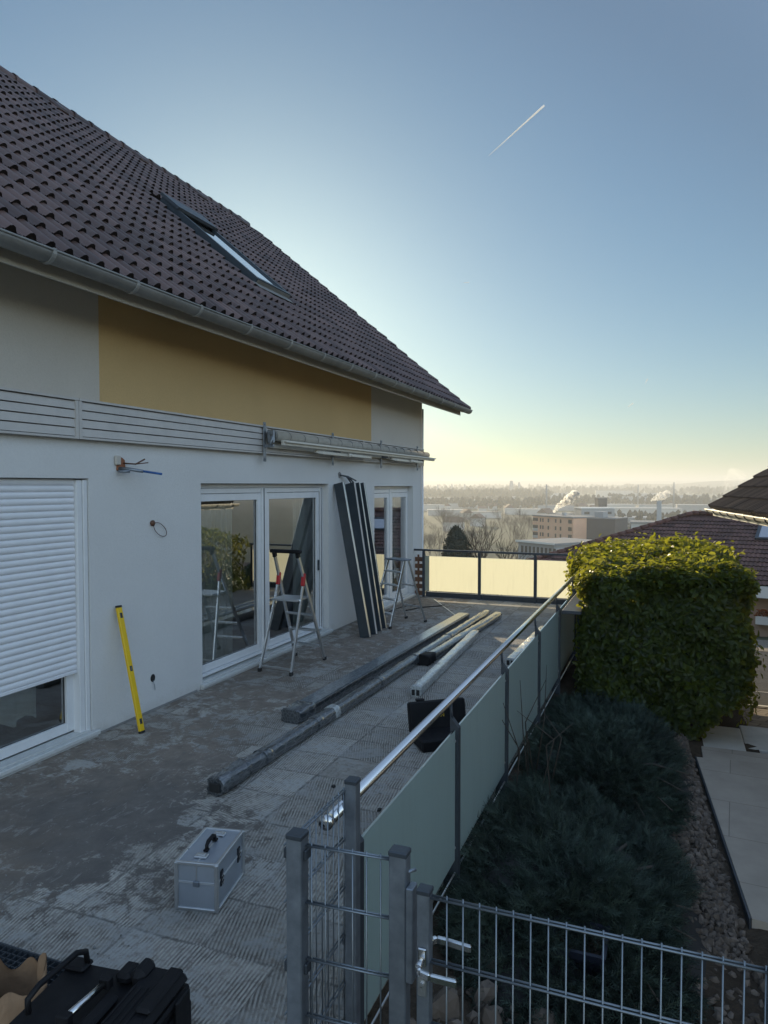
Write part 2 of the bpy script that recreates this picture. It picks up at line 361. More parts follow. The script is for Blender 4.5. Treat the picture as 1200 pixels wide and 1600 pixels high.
# ------------------------------------------------------------------ geometry helpers
class MB:
    def __init__(s): s.v = []; s.f = []; s.mi = []; s.sm = []; s.tone = []; s.cuts = []
    def cut(s):
        s.cuts.append((len(s.v), len(s.f))); return s
    def add(s, vs, fs, mi=0, smooth=False, tone=None):
        o = len(s.v); s.v += [Vector(p) for p in vs]
        for f in fs: s.f.append([i + o for i in f]); s.mi.append(mi); s.sm.append(smooth)
        s.tone += [tone if tone is not None else .5] * len(vs)
        return s
    def hexa(s, p, mi=0):   # 8 points: bottom ring 0-3, top ring 4-7
        return s.add(p, [(3, 2, 1, 0), (4, 5, 6, 7), (0, 1, 5, 4), (1, 2, 6, 5), (2, 3, 7, 6), (3, 0, 4, 7)], mi)
    def box(s, lo, hi, mi=0):
        (a, b, c), (d, e, f) = lo, hi
        return s.hexa([(a, b, c), (d, b, c), (d, e, c), (a, e, c), (a, b, f), (d, b, f), (d, e, f), (a, e, f)], mi)
    def bbox(s, lo, hi, r=.004, mi=0):   # chamfered box: all edges bevelled by r
        bm = bmesh.new(); bmesh.ops.create_cube(bm, size=1)
        c = [(x + y) / 2 for x, y in zip(lo, hi)]; d = [y - x for x, y in zip(lo, hi)]
        for v in bm.verts: v.co = Vector((c[0] + v.co.x * d[0], c[1] + v.co.y * d[1], c[2] + v.co.z * d[2]))
        bmesh.ops.bevel(bm, geom=bm.edges[:], offset=r, segments=1, affect='EDGES')
        bm.verts.index_update(); s.add([v.co for v in bm.verts], [[v.index for v in f.verts] for f in bm.faces], mi); bm.free(); return s
    def xf(s, mat, start=0):
        for i in range(start, len(s.v)): s.v[i] = mat @ s.v[i]
        return s
    def bar(s, p0, p1, w, h, up=(0, 0, 1), mi=0, r=0):
        p0, p1 = Vector(p0), Vector(p1); d = (p1 - p0).normalized(); up = Vector(up)
        x = d.cross(up)
        if x.length < 1e-4: x = d.cross(Vector((1, 0, 0)))
        x.normalize(); u = x.cross(d).normalized()
        if r:
            n = len(s.v); L = (p1 - p0).length
            s.bbox((-w / 2, 0, -h / 2), (w / 2, L, h / 2), r, mi)
            s.xf(Matrix((( x[0], d[0], u[0], p0[0]), (x[1], d[1], u[1], p0[1]), (x[2], d[2], u[2], p0[2]), (0, 0, 0, 1))), n); return s
        q = []
        for p in (p0, p1):
            for a, b in ((-1, -1), (1, -1), (1, 1), (-1, 1)): q.append(p + x * a * w / 2 + u * b * h / 2)
        return s.add(q, [(0, 3, 2, 1), (4, 5, 6, 7), (0, 1, 5, 4), (1, 2, 6, 5), (2, 3, 7, 6), (3, 0, 4, 7)], mi)
    def tube(s, pts, r, seg=8, mi=0, cap=True, smooth=True, tone=None):
        pts = [Vector(p) for p in pts]; rs = r if isinstance(r, (list, tuple)) else [r] * len(pts)
        prev = None; vs = []
        for i, p in enumerate(pts):
            d = (pts[min(i + 1, len(pts) - 1)] - pts[max(i - 1, 0)])
            if d.length < 1e-9: d = Vector((0, 0, 1))
            d.normalize()
            if prev is None:
                x = d.cross(Vector((0, 0, 1)))
                if x.length < 1e-3: x = d.cross(Vector((1, 0, 0)))
            else: x = prev - d * prev.dot(d)
            x.normalize(); prev = x; y = d.cross(x)
            for k in range(seg):
                a = 2 * math.pi * k / seg; vs.append(p + (x * math.cos(a) + y * math.sin(a)) * rs[i])
        fs = []
        for i in range(len(pts) - 1):
            for k in range(seg):
                a, b = i * seg + k, i * seg + (k + 1) % seg
                fs.append((a, b, b + seg, a + seg))
        s.add(vs, fs, mi, smooth, tone)
        if cap:
            o = len(s.v) - len(vs)
            s.f.append([o + k for k in range(seg)][::-1]); s.mi.append(mi); s.sm.append(False)
            s.f.append([o + (len(pts) - 1) * seg + k for k in range(seg)]); s.mi.append(mi); s.sm.append(False)
        return s
    def lathe(s, prof, c, seg=24, mi=0):
        c = Vector(c); vs = []; fs = []
        for r, z in prof:
            for k in range(seg):
                a = 2 * math.pi * k / seg; vs.append(c + Vector((r * math.cos(a), r * math.sin(a), z)))
        for i in range(len(prof) - 1):
            for k in range(seg):
                a, b = i * seg + k, i * seg + (k + 1) % seg; fs.append((a, b, b + seg, a + seg))
        return s.add(vs, fs, mi, True)
    def prism(s, poly, vec, mi=0):
        poly = [Vector(p) for p in poly]; n = len(poly); vec = Vector(vec)
        fs = [tuple(range(n))[::-1], tuple(range(n, 2 * n))] + [(i, (i + 1) % n, n + (i + 1) % n, n + i) for i in range(n)]
        return s.add(poly + [p + vec for p in poly], fs, mi)
    def build(s, name, mats, parent=None, loc=None):
        if not isinstance(mats, (list, tuple)): mats = [mats]
        o0 = Vector(parent['_o']) if parent is not None and '_o' in parent else Vector(loc or (0, 0, 0))
        me = bpy.data.meshes.new(name)
        me.from_pydata([tuple(p - o0) for p in s.v], [], s.f)
        for m in mats: me.materials.append(M[m] if isinstance(m, str) else m)
        me.polygons.foreach_set('material_index', s.mi); me.polygons.foreach_set('use_smooth', s.sm)
        if any(abs(t - .5) > 1e-6 for t in s.tone):
            a = me.attributes.new('tone', 'FLOAT', 'POINT'); a.data.foreach_set('value', s.tone)
        me.update()
        o = bpy.data.objects.new(name, me); COL.objects.link(o)
        if parent is not None:
            o.parent = parent; o['_o'] = tuple(o0)
        else:
            o.location = o0; o['_o'] = tuple(o0)
        return o

def build_each(mb, name, mats, parent):
    '''one object per marked piece'''
    cuts = mb.cuts + [(len(mb.v), len(mb.f))]; out = []
    for (v0, f0), (v1, f1) in zip(cuts[:-1], cuts[1:]):
        p = MB(); p.v = mb.v[v0:v1]; p.f = [[i - v0 for i in f] for f in mb.f[f0:f1]]; p.mi = mb.mi[f0:f1]; p.sm = mb.sm[f0:f1]; p.tone = mb.tone[v0:v1]
        out.append(p.build(name, mats, parent))
    return out
def tag(o, label=None, cat=None, group=None, kind=None):
    if label: o['label'] = label
    if cat: o['category'] = cat
    if group: o['group'] = group
    if kind: o['kind'] = kind
    return o
def thing(name, loc, label, cat, group=None):
    o = bpy.data.objects.new(name, None); COL.objects.link(o); o.location = loc; o['_o'] = tuple(loc)
    o.empty_display_size = .1
    return tag(o, label, cat, group)
def struct(o): o['kind'] = 'structure'; return o
def copy_tree(o, parent=None):
    c = o.copy(); COL.objects.link(c)
    if parent is not None: c.parent = parent
    for ch in list(o.children): copy_tree(ch, c)
    return c

# ------------------------------------------------------------------ ground
def gz(x, y):
    if y < 9: base = -.80
    elif y < 34: base = -.80 - (y - 9) * .132
    else:
        u = min(1, (y - 34) / 190); base = -4.10 - 25.9 * (u * (2 - u))
    if x > 3: base += min(12, (x - 3) * .10) * (1 if y < 34 else max(0, 1 - (y - 34) / 120))
    return base
mb = MB()
xs = [-9000, -5000, -3000, -1800, -1000, -600, -350, -200, -120, -70, -40, -25, -15, -10, -6, -3, 0, 2, 4, 7, 11, 16, 25, 40, 70, 120, 200, 350, 600, 1000, 1800, 3000, 5000, 9000]
ys = [-400, -100, -30, -10, 0, 5, 9, 12, 16, 20, 26, 34, 44, 56, 70, 90, 120, 160, 224, 300, 500, 900, 1600, 2800, 5000, 9000]
vs = [(x, y, gz(x, y)) for y in ys for x in xs]; nx = len(xs)
mb.add(vs, [(j * nx + i, j * nx + i + 1, (j + 1) * nx + i + 1, (j + 1) * nx + i) for j in range(len(ys) - 1) for i in range(nx - 1)], 0, True)
struct(mb.build('ground', 'field'))
# garden bed sloping from the terrace edge to the path
def bz(x, y):
    t = max(0, min(1, (x + 1.3) / 1.75)); z = -.22 * (1 - t) - .66 * t
    if y < 4.6: z += (4.6 - y) * .03
    if y > 9: z -= (y - 9) * .10
    return z
mb = MB(); nx = 18; ny = 40
vs = [(-1.3 + 2.3 * i / nx, 1.2 + 13 * j / ny, bz(-1.3 + 2.3 * i / nx, 1.2 + 13 * j / ny) + random.uniform(-.02, .02)) for j in range(ny + 1) for i in range(nx + 1)]
mb.add(vs, [(j * (nx + 1) + i, j * (nx + 1) + i + 1, (j + 1) * (nx + 1) + i + 1, (j + 1) * (nx + 1) + i) for j in range(ny) for i in range(nx)], 0, True)
struct(mb.build('garden_bed', 'soil'))
# street paving, asphalt and the path slabs
def strip(name, mat, x0, x1, y0, y1, dz, n=16):
    b = MB(); nx = 8
    vs = [(x0 + (x1 - x0) * i / nx, y0 + (y1 - y0) * j / n, gz(0, y0 + (y1 - y0) * j / n) + dz) for j in range(n + 1) for i in range(nx + 1)]
    b.add(vs, [(j * (nx + 1) + i, j * (nx + 1) + i + 1, (j + 1) * (nx + 1) + i + 1, (j + 1) * (nx + 1) + i) for j in range(n) for i in range(nx)])
    return struct(b.build(name, mat))
strip('driveway', 'cobble', .2, 5.2, 8.6, 12.4, .10)
strip('road', 'asphalt', -.4, 9, 12.404, 24, .09)
strip('road_kerb', 'stone_white', .2, 7, 12.30, 12.42, .13, 2)
strip('road_marking', 'stone_white', .2, 7, 14.3, 14.36, .096, 2)
strip('footway', 'cobble', -.4, 9, 24.004, 29.6, .10)
strip('front_paving', 'cobble', .4, 3.2, 2.0, 5.3, .06)
mb = MB()
mb.hexa([(.57, 5.27, -.80), (2.6, 4.95, -.80), (2.6, 8.45, -.80), (.335, 8.25, -.80), (.57, 5.27, -.60), (2.6, 4.95, -.60), (2.6, 8.45, -.60), (.335, 8.25, -.60)])
struct(mb.build('path', 'slabs'))
mb = MB(); mb.hexa([(.552, 5.255, -.80), (.566, 5.268, -.80), (.331, 8.26, -.80), (.317, 8.25, -.80), (.552, 5.255, -.598), (.566, 5.268, -.598), (.331, 8.26, -.598), (.317, 8.25, -.598)])
tag(mb.build('edging_strip', 'dark_metal', loc=(.4, 7, -.7)), 'black metal edging between the gravel strip and the path slabs', 'edging')
mb = MB().bbox((.36, 8.72, -.82), (.86, 9.55, -.64), .008)
tag(mb.build('stone_step', 'stone_white', loc=(.6, 9.1, -.8)), 'pale stone step block tucked under the right side of the laurel hedge', 'step')
mb = MB().bbox((.87, 8.9, -.82), (1.62, 9.75, -.66), .008)
tag(mb.build('stone_step', 'stone_white', loc=(1.2, 9.3, -.8)), 'pale stone slab catching sunlight between path and block paving', 'step')
mb = MB().bbox((.40, 8.30, -.80), (2.6, 8.70, -.625), .006)
tag(mb.build('stone_step', 'slabs', loc=(1.5, 8.5, -.8)), 'long shaded stone riser across the far end of the path', 'step')

# ------------------------------------------------------------------ terrace
mb = MB(); mb.box((-4.85, -2.0, -.24), (-1.27, 14.12, 0))
struct(mb.build('terrace_floor', 'floor'))
mb = MB(); mb.box((-4.84, -1.9, -6), (-1.45, 14.05, -.241))
tag(mb.build('retaining_wall', 'concrete', loc=(-3, 6, -6)), 'grey concrete retaining wall carrying the terrace above the garden', 'wall')
mb = MB(); mb.box((-4.6, 14.03, .002), (-1.3, 14.10, .10))  # added dark strip in place of the shaded gap below the glass
tag(mb.build('gap_shade_strip', 'dark_metal', loc=(-3, 14.05, 0)), 'dark strip standing in for the shaded gap under the far glass railing', 'gap_shade')

# ------------------------------------------------------------------ house
XW = -4.85
ybr = [-4, 2.9, 5.04, 5.19, 6.71, 9.97, 11.69, 11.83, 13.92, 14.5]
zbr = [-6, .02, .05, 2.28, 2.32, 2.36, 3.05, 4.12]
OPEN = [(2.9, 5.04, .02, 2.36), (6.71, 9.97, .05, 2.32), (11.83, 13.92, .05, 2.28)]
house = thing('house', (-9.7, 5, -6), 'large white rendered house with yellow painted band and dark tiled roof beside the terrace', 'house')
mb = MB(); T = .34
def is_open(y, z): return any(a < y < b and c < z < d for a, b, c, d in OPEN)
for i in range(len(ybr) - 1):
    for j in range(len(zbr) - 1):
        y0, y1, z0, z1 = ybr[i], ybr[i + 1], zbr[j], zbr[j + 1]
        if is_open((y0 + y1) / 2, (z0 + z1) / 2): continue
        mi = 0
        if z0 >= 3.04: mi = 1 if 5.19 < (y0 + y1) / 2 < 11.69 else 2
        mb.add([(XW, y0, z0), (XW, y1, z0), (XW, y1, z1), (XW, y0, z1)], [(0, 1, 2, 3)], mi)
        mb.add([(XW - T, y0, z0), (XW - T, y1, z0), (XW - T, y1, z1), (XW - T, y0, z1)], [(3, 2, 1, 0)], 3)
for a, b, c, d in OPEN:
    for q in ([(XW, a, c), (XW, a, d), (XW - T, a, d), (XW - T, a, c)], [(XW, b, c), (XW - T, b, c), (XW - T, b, d), (XW, b, d)],
              [(XW, a, d), (XW, b, d), (XW - T, b, d), (XW - T, a, d)], [(XW, a, c), (XW - T, a, c), (XW - T, b, c), (XW, b, c)]):
        mb.add(q, [(0, 1, 2, 3)], 0)
XB = -14.55
for yg, wind in ((14.5, 1), (-4, -1)):
    p = [(XW, yg, -6), (XB, yg, -6), (XB, yg, 4.12), (-9.7, yg, 8.3), (XW, yg, 4.12)]
    mb.add(p, [(0, 1, 2, 3, 4)] if wind > 0 else [(4, 3, 2, 1, 0)], 0)
mb.add([(XB, -4, -6), (XB, 14.5, -6), (XB, 14.5, 4.12), (XB, -4, 4.12)], [(3, 2, 1, 0)], 0)
mb.build('wall', ['wall_white', 'wall_yellow', 'wall_cream', 'room'], house)
# rooms behind the glass
mb = MB()
mb.box((-9.5, -3.9, -.05), (XW - T - .002, 14.4, .0)); mb.box((-9.5, -3.9, 2.55), (XW - T - .002, 14.4, 2.6))
mb.box((-9.6, -3.9, -.05), (-9.5, 14.4, 2.6))
mb.box((-9.5, 5.6, 0), (XW - T - .002, 5.7, 2.55)); mb.box((-9.5, 10.6, 0), (XW - T - .002, 10.7, 2.55))
mb.build('inner_wall', 'room', house)
# roof
RX0, RZ0, RX1, RZ1 = -4.13, 3.985, -9.72, 8.70
sl = math.hypot(RX1 - RX0, RZ1 - RZ0); du = Vector(((RX1 - RX0) / sl, 0, (RZ1 - RZ0) / sl)); dn = Vector((-du.z, 0, du.x)) * -1
if dn.z < 0: dn = -dn
def tiled(mb, o, eu, ev, nrm, rows, gauge, cols, pitch, h=.045, step=.040, prof=10, keep=None, mi=0, edge=1):
    """overlapping double-roll tiles: o origin at the eave, ev along eave, eu up slope"""
    P = [0, .012, .03, .05, .085, .13, .20, .27, .315, .35, .385, .44, .50]
    H = [-.006, .004, .004, -.002, .30 * h, .8 * h, h, .8 * h, .30 * h, .02 * h, .0, .0, -.006]
    PP = P + [.5 + p for p in P[1:]] ; HH = H + [H[k] for k in range(1, len(H))]
    PP[-1] = 1.0
    for r in range(rows):
        for c in range(cols):
            if keep and not keep(r, c): continue
            tone = random.random()
            off = random.gauss(0, .004); offn = random.gauss(0, .003)
            vs = []
            for u, lift in ((-.055, step), (gauge * .5, step * .55), (gauge + .01, .0)):
                for p, hh in zip(PP, HH):
                    q = o + eu * (r * gauge + u + off) + ev * ((c + p) * pitch) + nrm * (hh + lift + offn)
                    vs.append(q)
            k = len(PP)
            for p, hh in zip(PP, HH):
                vs.append(o + eu * (r * gauge - .050 + off) + ev * ((c + p) * pitch) + nrm * (min(hh * .35, hh) + step - .058 + offn))
            fs = []
            for i in range(k - 1):
                fs += [(i, i + 1, k + i + 1, k + i), (k + i, k + i + 1, 2 * k + i + 1, 2 * k + i)]
            mb.add(vs, fs, mi, True, tone)
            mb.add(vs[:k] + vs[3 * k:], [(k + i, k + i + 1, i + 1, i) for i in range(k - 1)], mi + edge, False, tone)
    return mb
mb = MB()
SKY0, SKY1 = 8.82, 9.78
G = .325; PT = .325; Y0R = 2.2; ncol = 41
mb = MB()
def keep(r, c):
    y = Y0R + (c + .5) * PT; u = r * G
    return not (SKY0 - .06 < y < SKY1 + .02 and 1.62 < u < 3.95)
tiled(mb, Vector((RX0, Y0R, RZ0)), du, Vector((0, 1, 0)), dn, 22, G, ncol, PT, keep=keep)
ROOF_END = Y0R + ncol * PT
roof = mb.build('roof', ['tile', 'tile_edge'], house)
# boarding under the tiles, back slope, verge boards
mb = MB(); e = .012
def slope_pt(u, y, n): return Vector((RX0, y, RZ0)) + du * u + dn * n
mb.hexa([slope_pt(-.02, -4, -.10), slope_pt(-.02, ROOF_END - .03, -.10), slope_pt(sl, ROOF_END - .03, -.10), slope_pt(sl, -4, -.10),
         slope_pt(-.02, -4, -e), slope_pt(-.02, ROOF_END - .03, -e), slope_pt(sl, ROOF_END - .03, -e), slope_pt(sl, -4, -e)])
q = [Vector((-19.4 - p.x, p.y, p.z)) for p in (slope_pt(-.02, -4, 0), slope_pt(-.02, ROOF_END, 0), slope_pt(sl, ROOF_END, 0), slope_pt(sl, -4, 0))]
mb.hexa([p - Vector((0, 0, .1)) for p in q] + q)
mb.hexa([slope_pt(0, -4, -.005), slope_pt(0, Y0R, -.005), slope_pt(sl, Y0R, -.005), slope_pt(sl, -4, -.005), slope_pt(0, -4, .02), slope_pt(0, Y0R, .02), slope_pt(sl, Y0R, .02), slope_pt(sl, -4, .02)])
mb.build('roof_boarding', 'tile', house)
mb = MB(); mb.tone = []
for r in range(22):        # verge tiles hanging over the gable edge
    a = slope_pt(r * G - .05, ROOF_END, .03); b = slope_pt(r * G + G, ROOF_END, .006)
    mb.add([a + dn * .03, b + dn * .03, b - dn * .10, a - dn * .10, a + dn * .03 + Vector((0, .03, 0)), b + dn * .03 + Vector((0, .03, 0)), b - dn * .10 + Vector((0, .03, 0)), a - dn * .10 + Vector((0, .03, 0))],
           [(0, 3, 2, 1), (4, 5, 6, 7), (0, 1, 5, 4), (2, 3, 7, 6), (0, 4, 7, 3), (1, 2, 6, 5)], 0, False, random.random())
mb.build('verge', 'tile', house)
mb = MB(); y = -1.0
while y < ROOF_END - .3:     # half-round ridge caps, each overlapping the next
    vs = []; n = 10
    for yy, rr in ((y, .125), (y + .06, .125), (y + .07, .115), (y + .43, .105)):
        for k in range(n + 1):
            a = math.pi * (-.06 + 1.12 * k / n); vs.append((RX1 + rr * 1.0 * math.cos(a), yy, RZ1 - .02 + rr * math.sin(a)))
    mb.add(vs, [(i * (n + 1) + k, i * (n + 1) + k + 1, (i + 1) * (n + 1) + k + 1, (i + 1) * (n + 1) + k) for i in range(3) for k in range(n)], 0, True, random.random())
    y += .40
mb.build('ridge_cap', 'tile', house)
for i, yy in enumerate((9.2, 11.15, 13.0, 14.6)):   # small ventilating tiles just below the ridge
    mb = MB(); c = slope_pt(sl - .42, yy, .03)
    n0 = len(mb.v); mb.bbox((-.11, -.16, 0), (.11, .16, .085), .03)
    mb.xf(Matrix(((0, du.x, dn.x, c.x), (1, 0, 0, c.y), (0, du.z, dn.z, c.z), (0, 0, 0, 1))), n0)
    mb.build('vent_tile', 'tile', house)
# soffit and fascia
mb = MB()
mb.hexa([(XW - .02, -4, 4.04), (-4.26, -4, 3.83), (-4.26, ROOF_END - .12, 3.83), (XW - .02, ROOF_END - .12, 4.04),
         (XW - .02, -4, 4.40), (-4.26, -4, 3.93), (-4.26, ROOF_END - .12, 3.93), (XW - .02, ROOF_END - .12, 4.40)])
mb.build('soffit', 'soffit', house)
# gable soffit
mb = MB()
for sgn in (1,):
    a = [slope_pt(.9, 14.5, -.13), slope_pt(sl, 14.5, -.13), slope_pt(sl, ROOF_END - .04, -.13), slope_pt(.9, ROOF_END - .04, -.13)]
    mb.hexa(a + [p + dn * .028 for p in a])
mb.build('gable_soffit', 'soffit', house)
# gutter
mb = MB(); n = 10; GX, GZ, GR = -4.115, 3.955, .078
vs = []; ys2 = [-3 + i * (ROOF_END + 3.06) / 40 for i in range(41)]
for yy in ys2:
    for k in range(n + 1):
        a = math.pi + math.pi * k / n; vs.append((GX + GR * math.cos(a), yy, GZ + GR * math.sin(a)))
    for k in range(n, -1, -1):
        a = math.pi + math.pi * k / n; vs.append((GX + (GR - .004) * math.cos(a), yy, GZ + (GR - .004) * math.sin(a)))
K = 2 * (n + 1)
mb.add(vs, [(i * K + k, i * K + (k + 1) % K, (i + 1) * K + (k + 1) % K, (i + 1) * K + k) for i in range(40) for k in range(K)], 0, True)
for yy in (ys2[0], ys2[-1]):
    mb.add([(GX, yy, GZ)] + [(GX + GR * math.cos(math.pi + math.pi * k / n), yy, GZ + GR * math.sin(math.pi + math.pi * k / n)) for k in range(n + 1)], [(0, k + 1, k + 2) for k in range(n)], 0)
mb.tube([(GX + GR, -3, GZ), (GX + GR, ROOF_END + .06, GZ)], .010, 8)
gut = mb.build('gutter', 'zinc', house)
mb = MB(); yy = 3.05
while yy < ROOF_END:
    vs = []; mb.cut()
    for dy in (-.018, -.017, .017, .018):
        for k in range(n + 1):
            a = math.pi + math.pi * k / n; g_ = GR + (.009 if abs(dy) < .0175 else .001); vs.append((GX + g_ * math.cos(a), yy + dy, GZ + g_ * math.sin(a)))
    mb.add(vs, [(r_ * (n + 1) + k, r_ * (n + 1) + k + 1, (r_ + 1) * (n + 1) + k + 1, (r_ + 1) * (n + 1) + k) for r_ in range(3) for k in range(n)], 0, False)
    mb.bar((GX + GR + .004, yy, GZ + .012), (GX - GR - .02, yy, GZ + .014), .026, .005)
    yy += .86
build_each(mb, 'gutter_bracket', 'zinc_light', gut)
# skylight
skl = MB(); u0, u1 = 1.74, 3.86
def sbox(mb, u_a, u_b, y_a, y_b, n_a, n_b):
    mb.hexa([slope_pt(u_a, y_a, n_a), slope_pt(u_a, y_b, n_a), slope_pt(u_b, y_b, n_a), slope_pt(u_b, y_a, n_a),
             slope_pt(u_a, y_a, n_b), slope_pt(u_a, y_b, n_b), slope_pt(u_b, y_b, n_b), slope_pt(u_b, y_a, n_b)])
for a in ((u0, u1, SKY0, SKY0 + .07), (u0, u1, SKY1 - .07, SKY1), (u0, u0 + .07, SKY0 + .07, SKY1 - .07), (u1 - .30, u1, SKY0 + .07, SKY1 - .07)):
    sbox(skl, *a, -.005, .125)
window = skl.build('skylight', 'anthracite', house)
mb = MB(); sbox(mb, u0 + .07, u1 - .30, SKY0 + .07, SKY1 - .07, .085, .10); mb.build('pane', 'roof_glass', window)
mb = MB(); sbox(mb, u1 - .36, u1 + .04, SKY0 - .02, SKY1 + .02, .126, .17); mb.build('shutter_box', 'dark_metal', window)
mb = MB(); sbox(mb, u0 - .15, u0, SKY0 - .06, SKY1 + .06, .055, .062); sbox(mb, u0 - .01, u0 + .002, SKY0 + .02, SKY1 - .02, .02, .11); mb.build('flashing', 'zinc', window)
mb = MB(); sbox(mb, u0, u1, SKY0 + .01, SKY1 - .01, -.02, -.004); mb.build('curb', 'hole', window)

# slatted band on the facade
def louvre(y0, y1, z0=2.71, z1=3.05):
    b = MB(); x = XW + .002
    b.box((x, y0, z0), (x + .012, y1, z1))
    hgt = (z1 - z0 - .03) / 4
    for k in range(4):
        zz = z0 + .015 + k * hgt
        b.prism([(x + .013, y0 + .02, zz + .002), (x + .062, y0 + .02, zz + .003), (x + .052, y0 + .02, zz + hgt - .007), (x + .013, y0 + .02, zz + hgt - .010)], (0, y1 - y0 - .04, 0))
    b.box((x + .012, y0, z1 - .013), (x + .075, y1, z1 + .006)); b.box((x + .012, y0, z0 - .006), (x + .07, y1, z0 + .012))
    b.box((x + .012, y0, z0 + .0125), (x + .068, y0 + .035, z1 - .0135)); b.box((x + .012, y1 - .035, z0 + .0125), (x + .068, y1, z1 - .0135))
    return b
for a, b_ in ((-1, 4.865), (4.87, 8.0), (8.005, 11.2), (11.205, 14.42)):
    louvre(a, b_).build('louvre_panel', 'slat', house)

# windows and doors of the house
def frame_rect(mb, x0, x1, y0, y1, z0, z1, w):
    mb.bbox((x0, y0, z0), (x1, y0 + w, z1), .004); mb.bbox((x0, y1 - w, z0), (x1, y1, z1), .004)
    mb.bbox((x0 + .001, y0 + w, z0), (x1 - .001, y1 - w, z0 + w), .004); mb.bbox((x0 + .001, y0 + w, z1 - w), (x1 - .001, y1 - w, z1), .004)
def curtain(y0, y1, z0, z1, x, amp=.03, n=60):
    b = MB(); vs = []
    for i in range(n + 1):
        yy = y0 + (y1 - y0) * i / n
        xx = x + amp * math.sin(i * .9) + .4 * amp * math.sin(i * 2.3 + 1)
        vs += [(xx, yy, z0 + .03 * math.sin(i * .7)), (xx * .999, yy, z1)]
    b.add(vs, [(2 * i, 2 * i + 2, 2 * i + 3, 2 * i + 1) for i in range(n)], 0, True); return b
# large sliding door: two leaves
XF = XW - .13
door = MB(); frame_rect(door, XF - .06, XF + .02, 6.715, 9.965, .055, 2.315, .05)
door.bbox((XF - .05, 8.16, .105), (XF + .05, 8.27, 2.265), .004)
door.bbox((XF - .04, 6.77, 2.20), (XF + .035, 8.155, 2.262), .006); door.bbox((XF - .04, 8.28, 2.20), (XF + .035, 9.91, 2.262), .006)
door.bbox((XF + .03, 9.85, .06), (XF + .055, 9.90, 2.26), .003)
door.bbox((XF - .03, 6.77, .105), (XF + .09, 8.155, .125), .004); door.bbox((XF - .03, 8.28, .105), (XF + .09, 9.84, .125), .004)
dr = door.build('sliding_door', 'pvc', house)
for a, b_ in ((6.77, 8.155), (8.275, 9.84)):
    lf = MB(); frame_rect(lf, XF - .03, XF + .03, a, b_, .13, 2.195, .085); l_ = lf.build('door_leaf', 'pvc', dr)
    mb = MB(); mb.box((XF - .012, a + .082, .212), (XF - .004, b_ - .082, 2.113)); mb.mi = [1, 1, 1, 0, 1, 1]; mb.build('pane', ['glass', 'plain_clear'], dr)
    mb = MB(); frame_rect(mb, XF - .006, XF + .004, a + .08, b_ - .08, .21, 2.115, .008); mb.build('gasket', 'black_rubber', dr)
mb = MB(); mb.bbox((XF + .031, 9.775, 1.0), (XF + .06, 9.80, 1.16), .004); mb.build('handle', 'dark_metal', dr)
for a_ in (((XF + .028, 8.19, .11), (XF + .056, 8.20, 2.26)), ((XF + .028, 9.855, .11), (XF + .06, 9.865, 2.26))): MB().box(*a_).build('shutter_rail', 'black_rubber', dr)
curtain(6.78, 7.75, .03, 2.3, XW - .30).build('curtain', 'curtain', house)
curtain(9.35, 9.95, .03, 2.3, XW - .30, n=30).build('curtain', 'curtain', house)
# narrow double window door near the corner
w2 = MB(); frame_rect(w2, XF - .06, XF + .02, 11.835, 13.915, .055, 2.275, .05)
w2.bbox((XF - .05, 12.82, .105), (XF + .045, 12.91, 2.225), .004); w2.bbox((XF - .04, 11.89, 2.15), (XF + .035, 12.815, 2.222), .005); w2.bbox((XF - .04, 12.915, 2.15), (XF + .035, 13.86, 2.222), .005)
wd = w2.build('terrace_door', 'pvc', house)
for a, b_ in ((11.888, 12.815), (12.915, 13.862)):
    lf = MB(); frame_rect(lf, XF - .03, XF + .03, a, b_, .11, 2.145, .085); lf.build('door_leaf', 'pvc', wd)
    mb = MB(); mb.box((XF - .012, a + .082, .192), (XF - .004, b_ - .082, 2.063)); mb.mi = [1, 1, 1, 0, 1, 1]; mb.build('pane', ['glass', 'plain_clear'], wd)
curtain(11.9, 12.45, .03, 2.25, XW - .30, n=30).build('curtain', 'curtain', house)
curtain(13.3, 13.85, .03, 2.25, XW - .30, n=30).build('curtain', 'curtain', house)
# door behind the half lowered roller shutter
w3 = MB(); frame_rect(w3, XF - .06, XF + .02, 2.905, 5.0, .025, 2.355, .05)
w3d = w3.build('shuttered_door', 'pvc', house)
lf = MB(); frame_rect(lf, XF - .03, XF + .03, 2.96, 4.93, .09, 2.30, .085); lf.build('door_leaf', 'pvc', w3d)
mb = MB(); mb.box((XF - .012, 3.042, .172), (XF - .004, 4.848, 2.218)); mb.mi = [1, 1, 1, 0, 1, 1]; mb.build('pane', ['glass', 'plain_clear'], w3d)
mb = MB(); frame_rect(mb, XF - .006, XF + .004, 3.04, 4.85, .17, 2.22, .010); mb.build('gasket', 'black_rubber', w3d)
mb = MB(); XS = XF + .075
mb.bbox((XF + .022, 4.925, .03), (XF + .105, 4.985, 2.345), .004)
mb.bbox((XF + .10, 4.986, .03), (XF + .118, 5.032, 2.345), .003)
mb.build('shutter_guide', 'pvc', w3d)
mb = MB(); z = .64; k = 0
while z < 2.34:          # bowed shutter slats
    vs = []; n = 6; hh = .0545
    for yy in (2.92, 4.922):
        for i in range(n + 1):
            q = i / n; vs.append((XS - .010 + .013 * math.sin(math.pi * min(1, q * 1.05)) ** .6 - .004 * (q > .97), yy, z + hh * q))
    mb.add(vs, [(i, n + 1 + i, n + 2 + i, i + 1) for i in range(n)], 0, True)
    z += hh + .0008; k += 1
mb.bbox((XS - .02, 2.92, .615), (XS + .004, 4.922, .642), .003)
mb.build('roller_shutter', 'white_metal', w3d)
curtain(2.95, 4.7, .27, 2.3, XW - .30, .03).build('curtain', 'curtain', house)
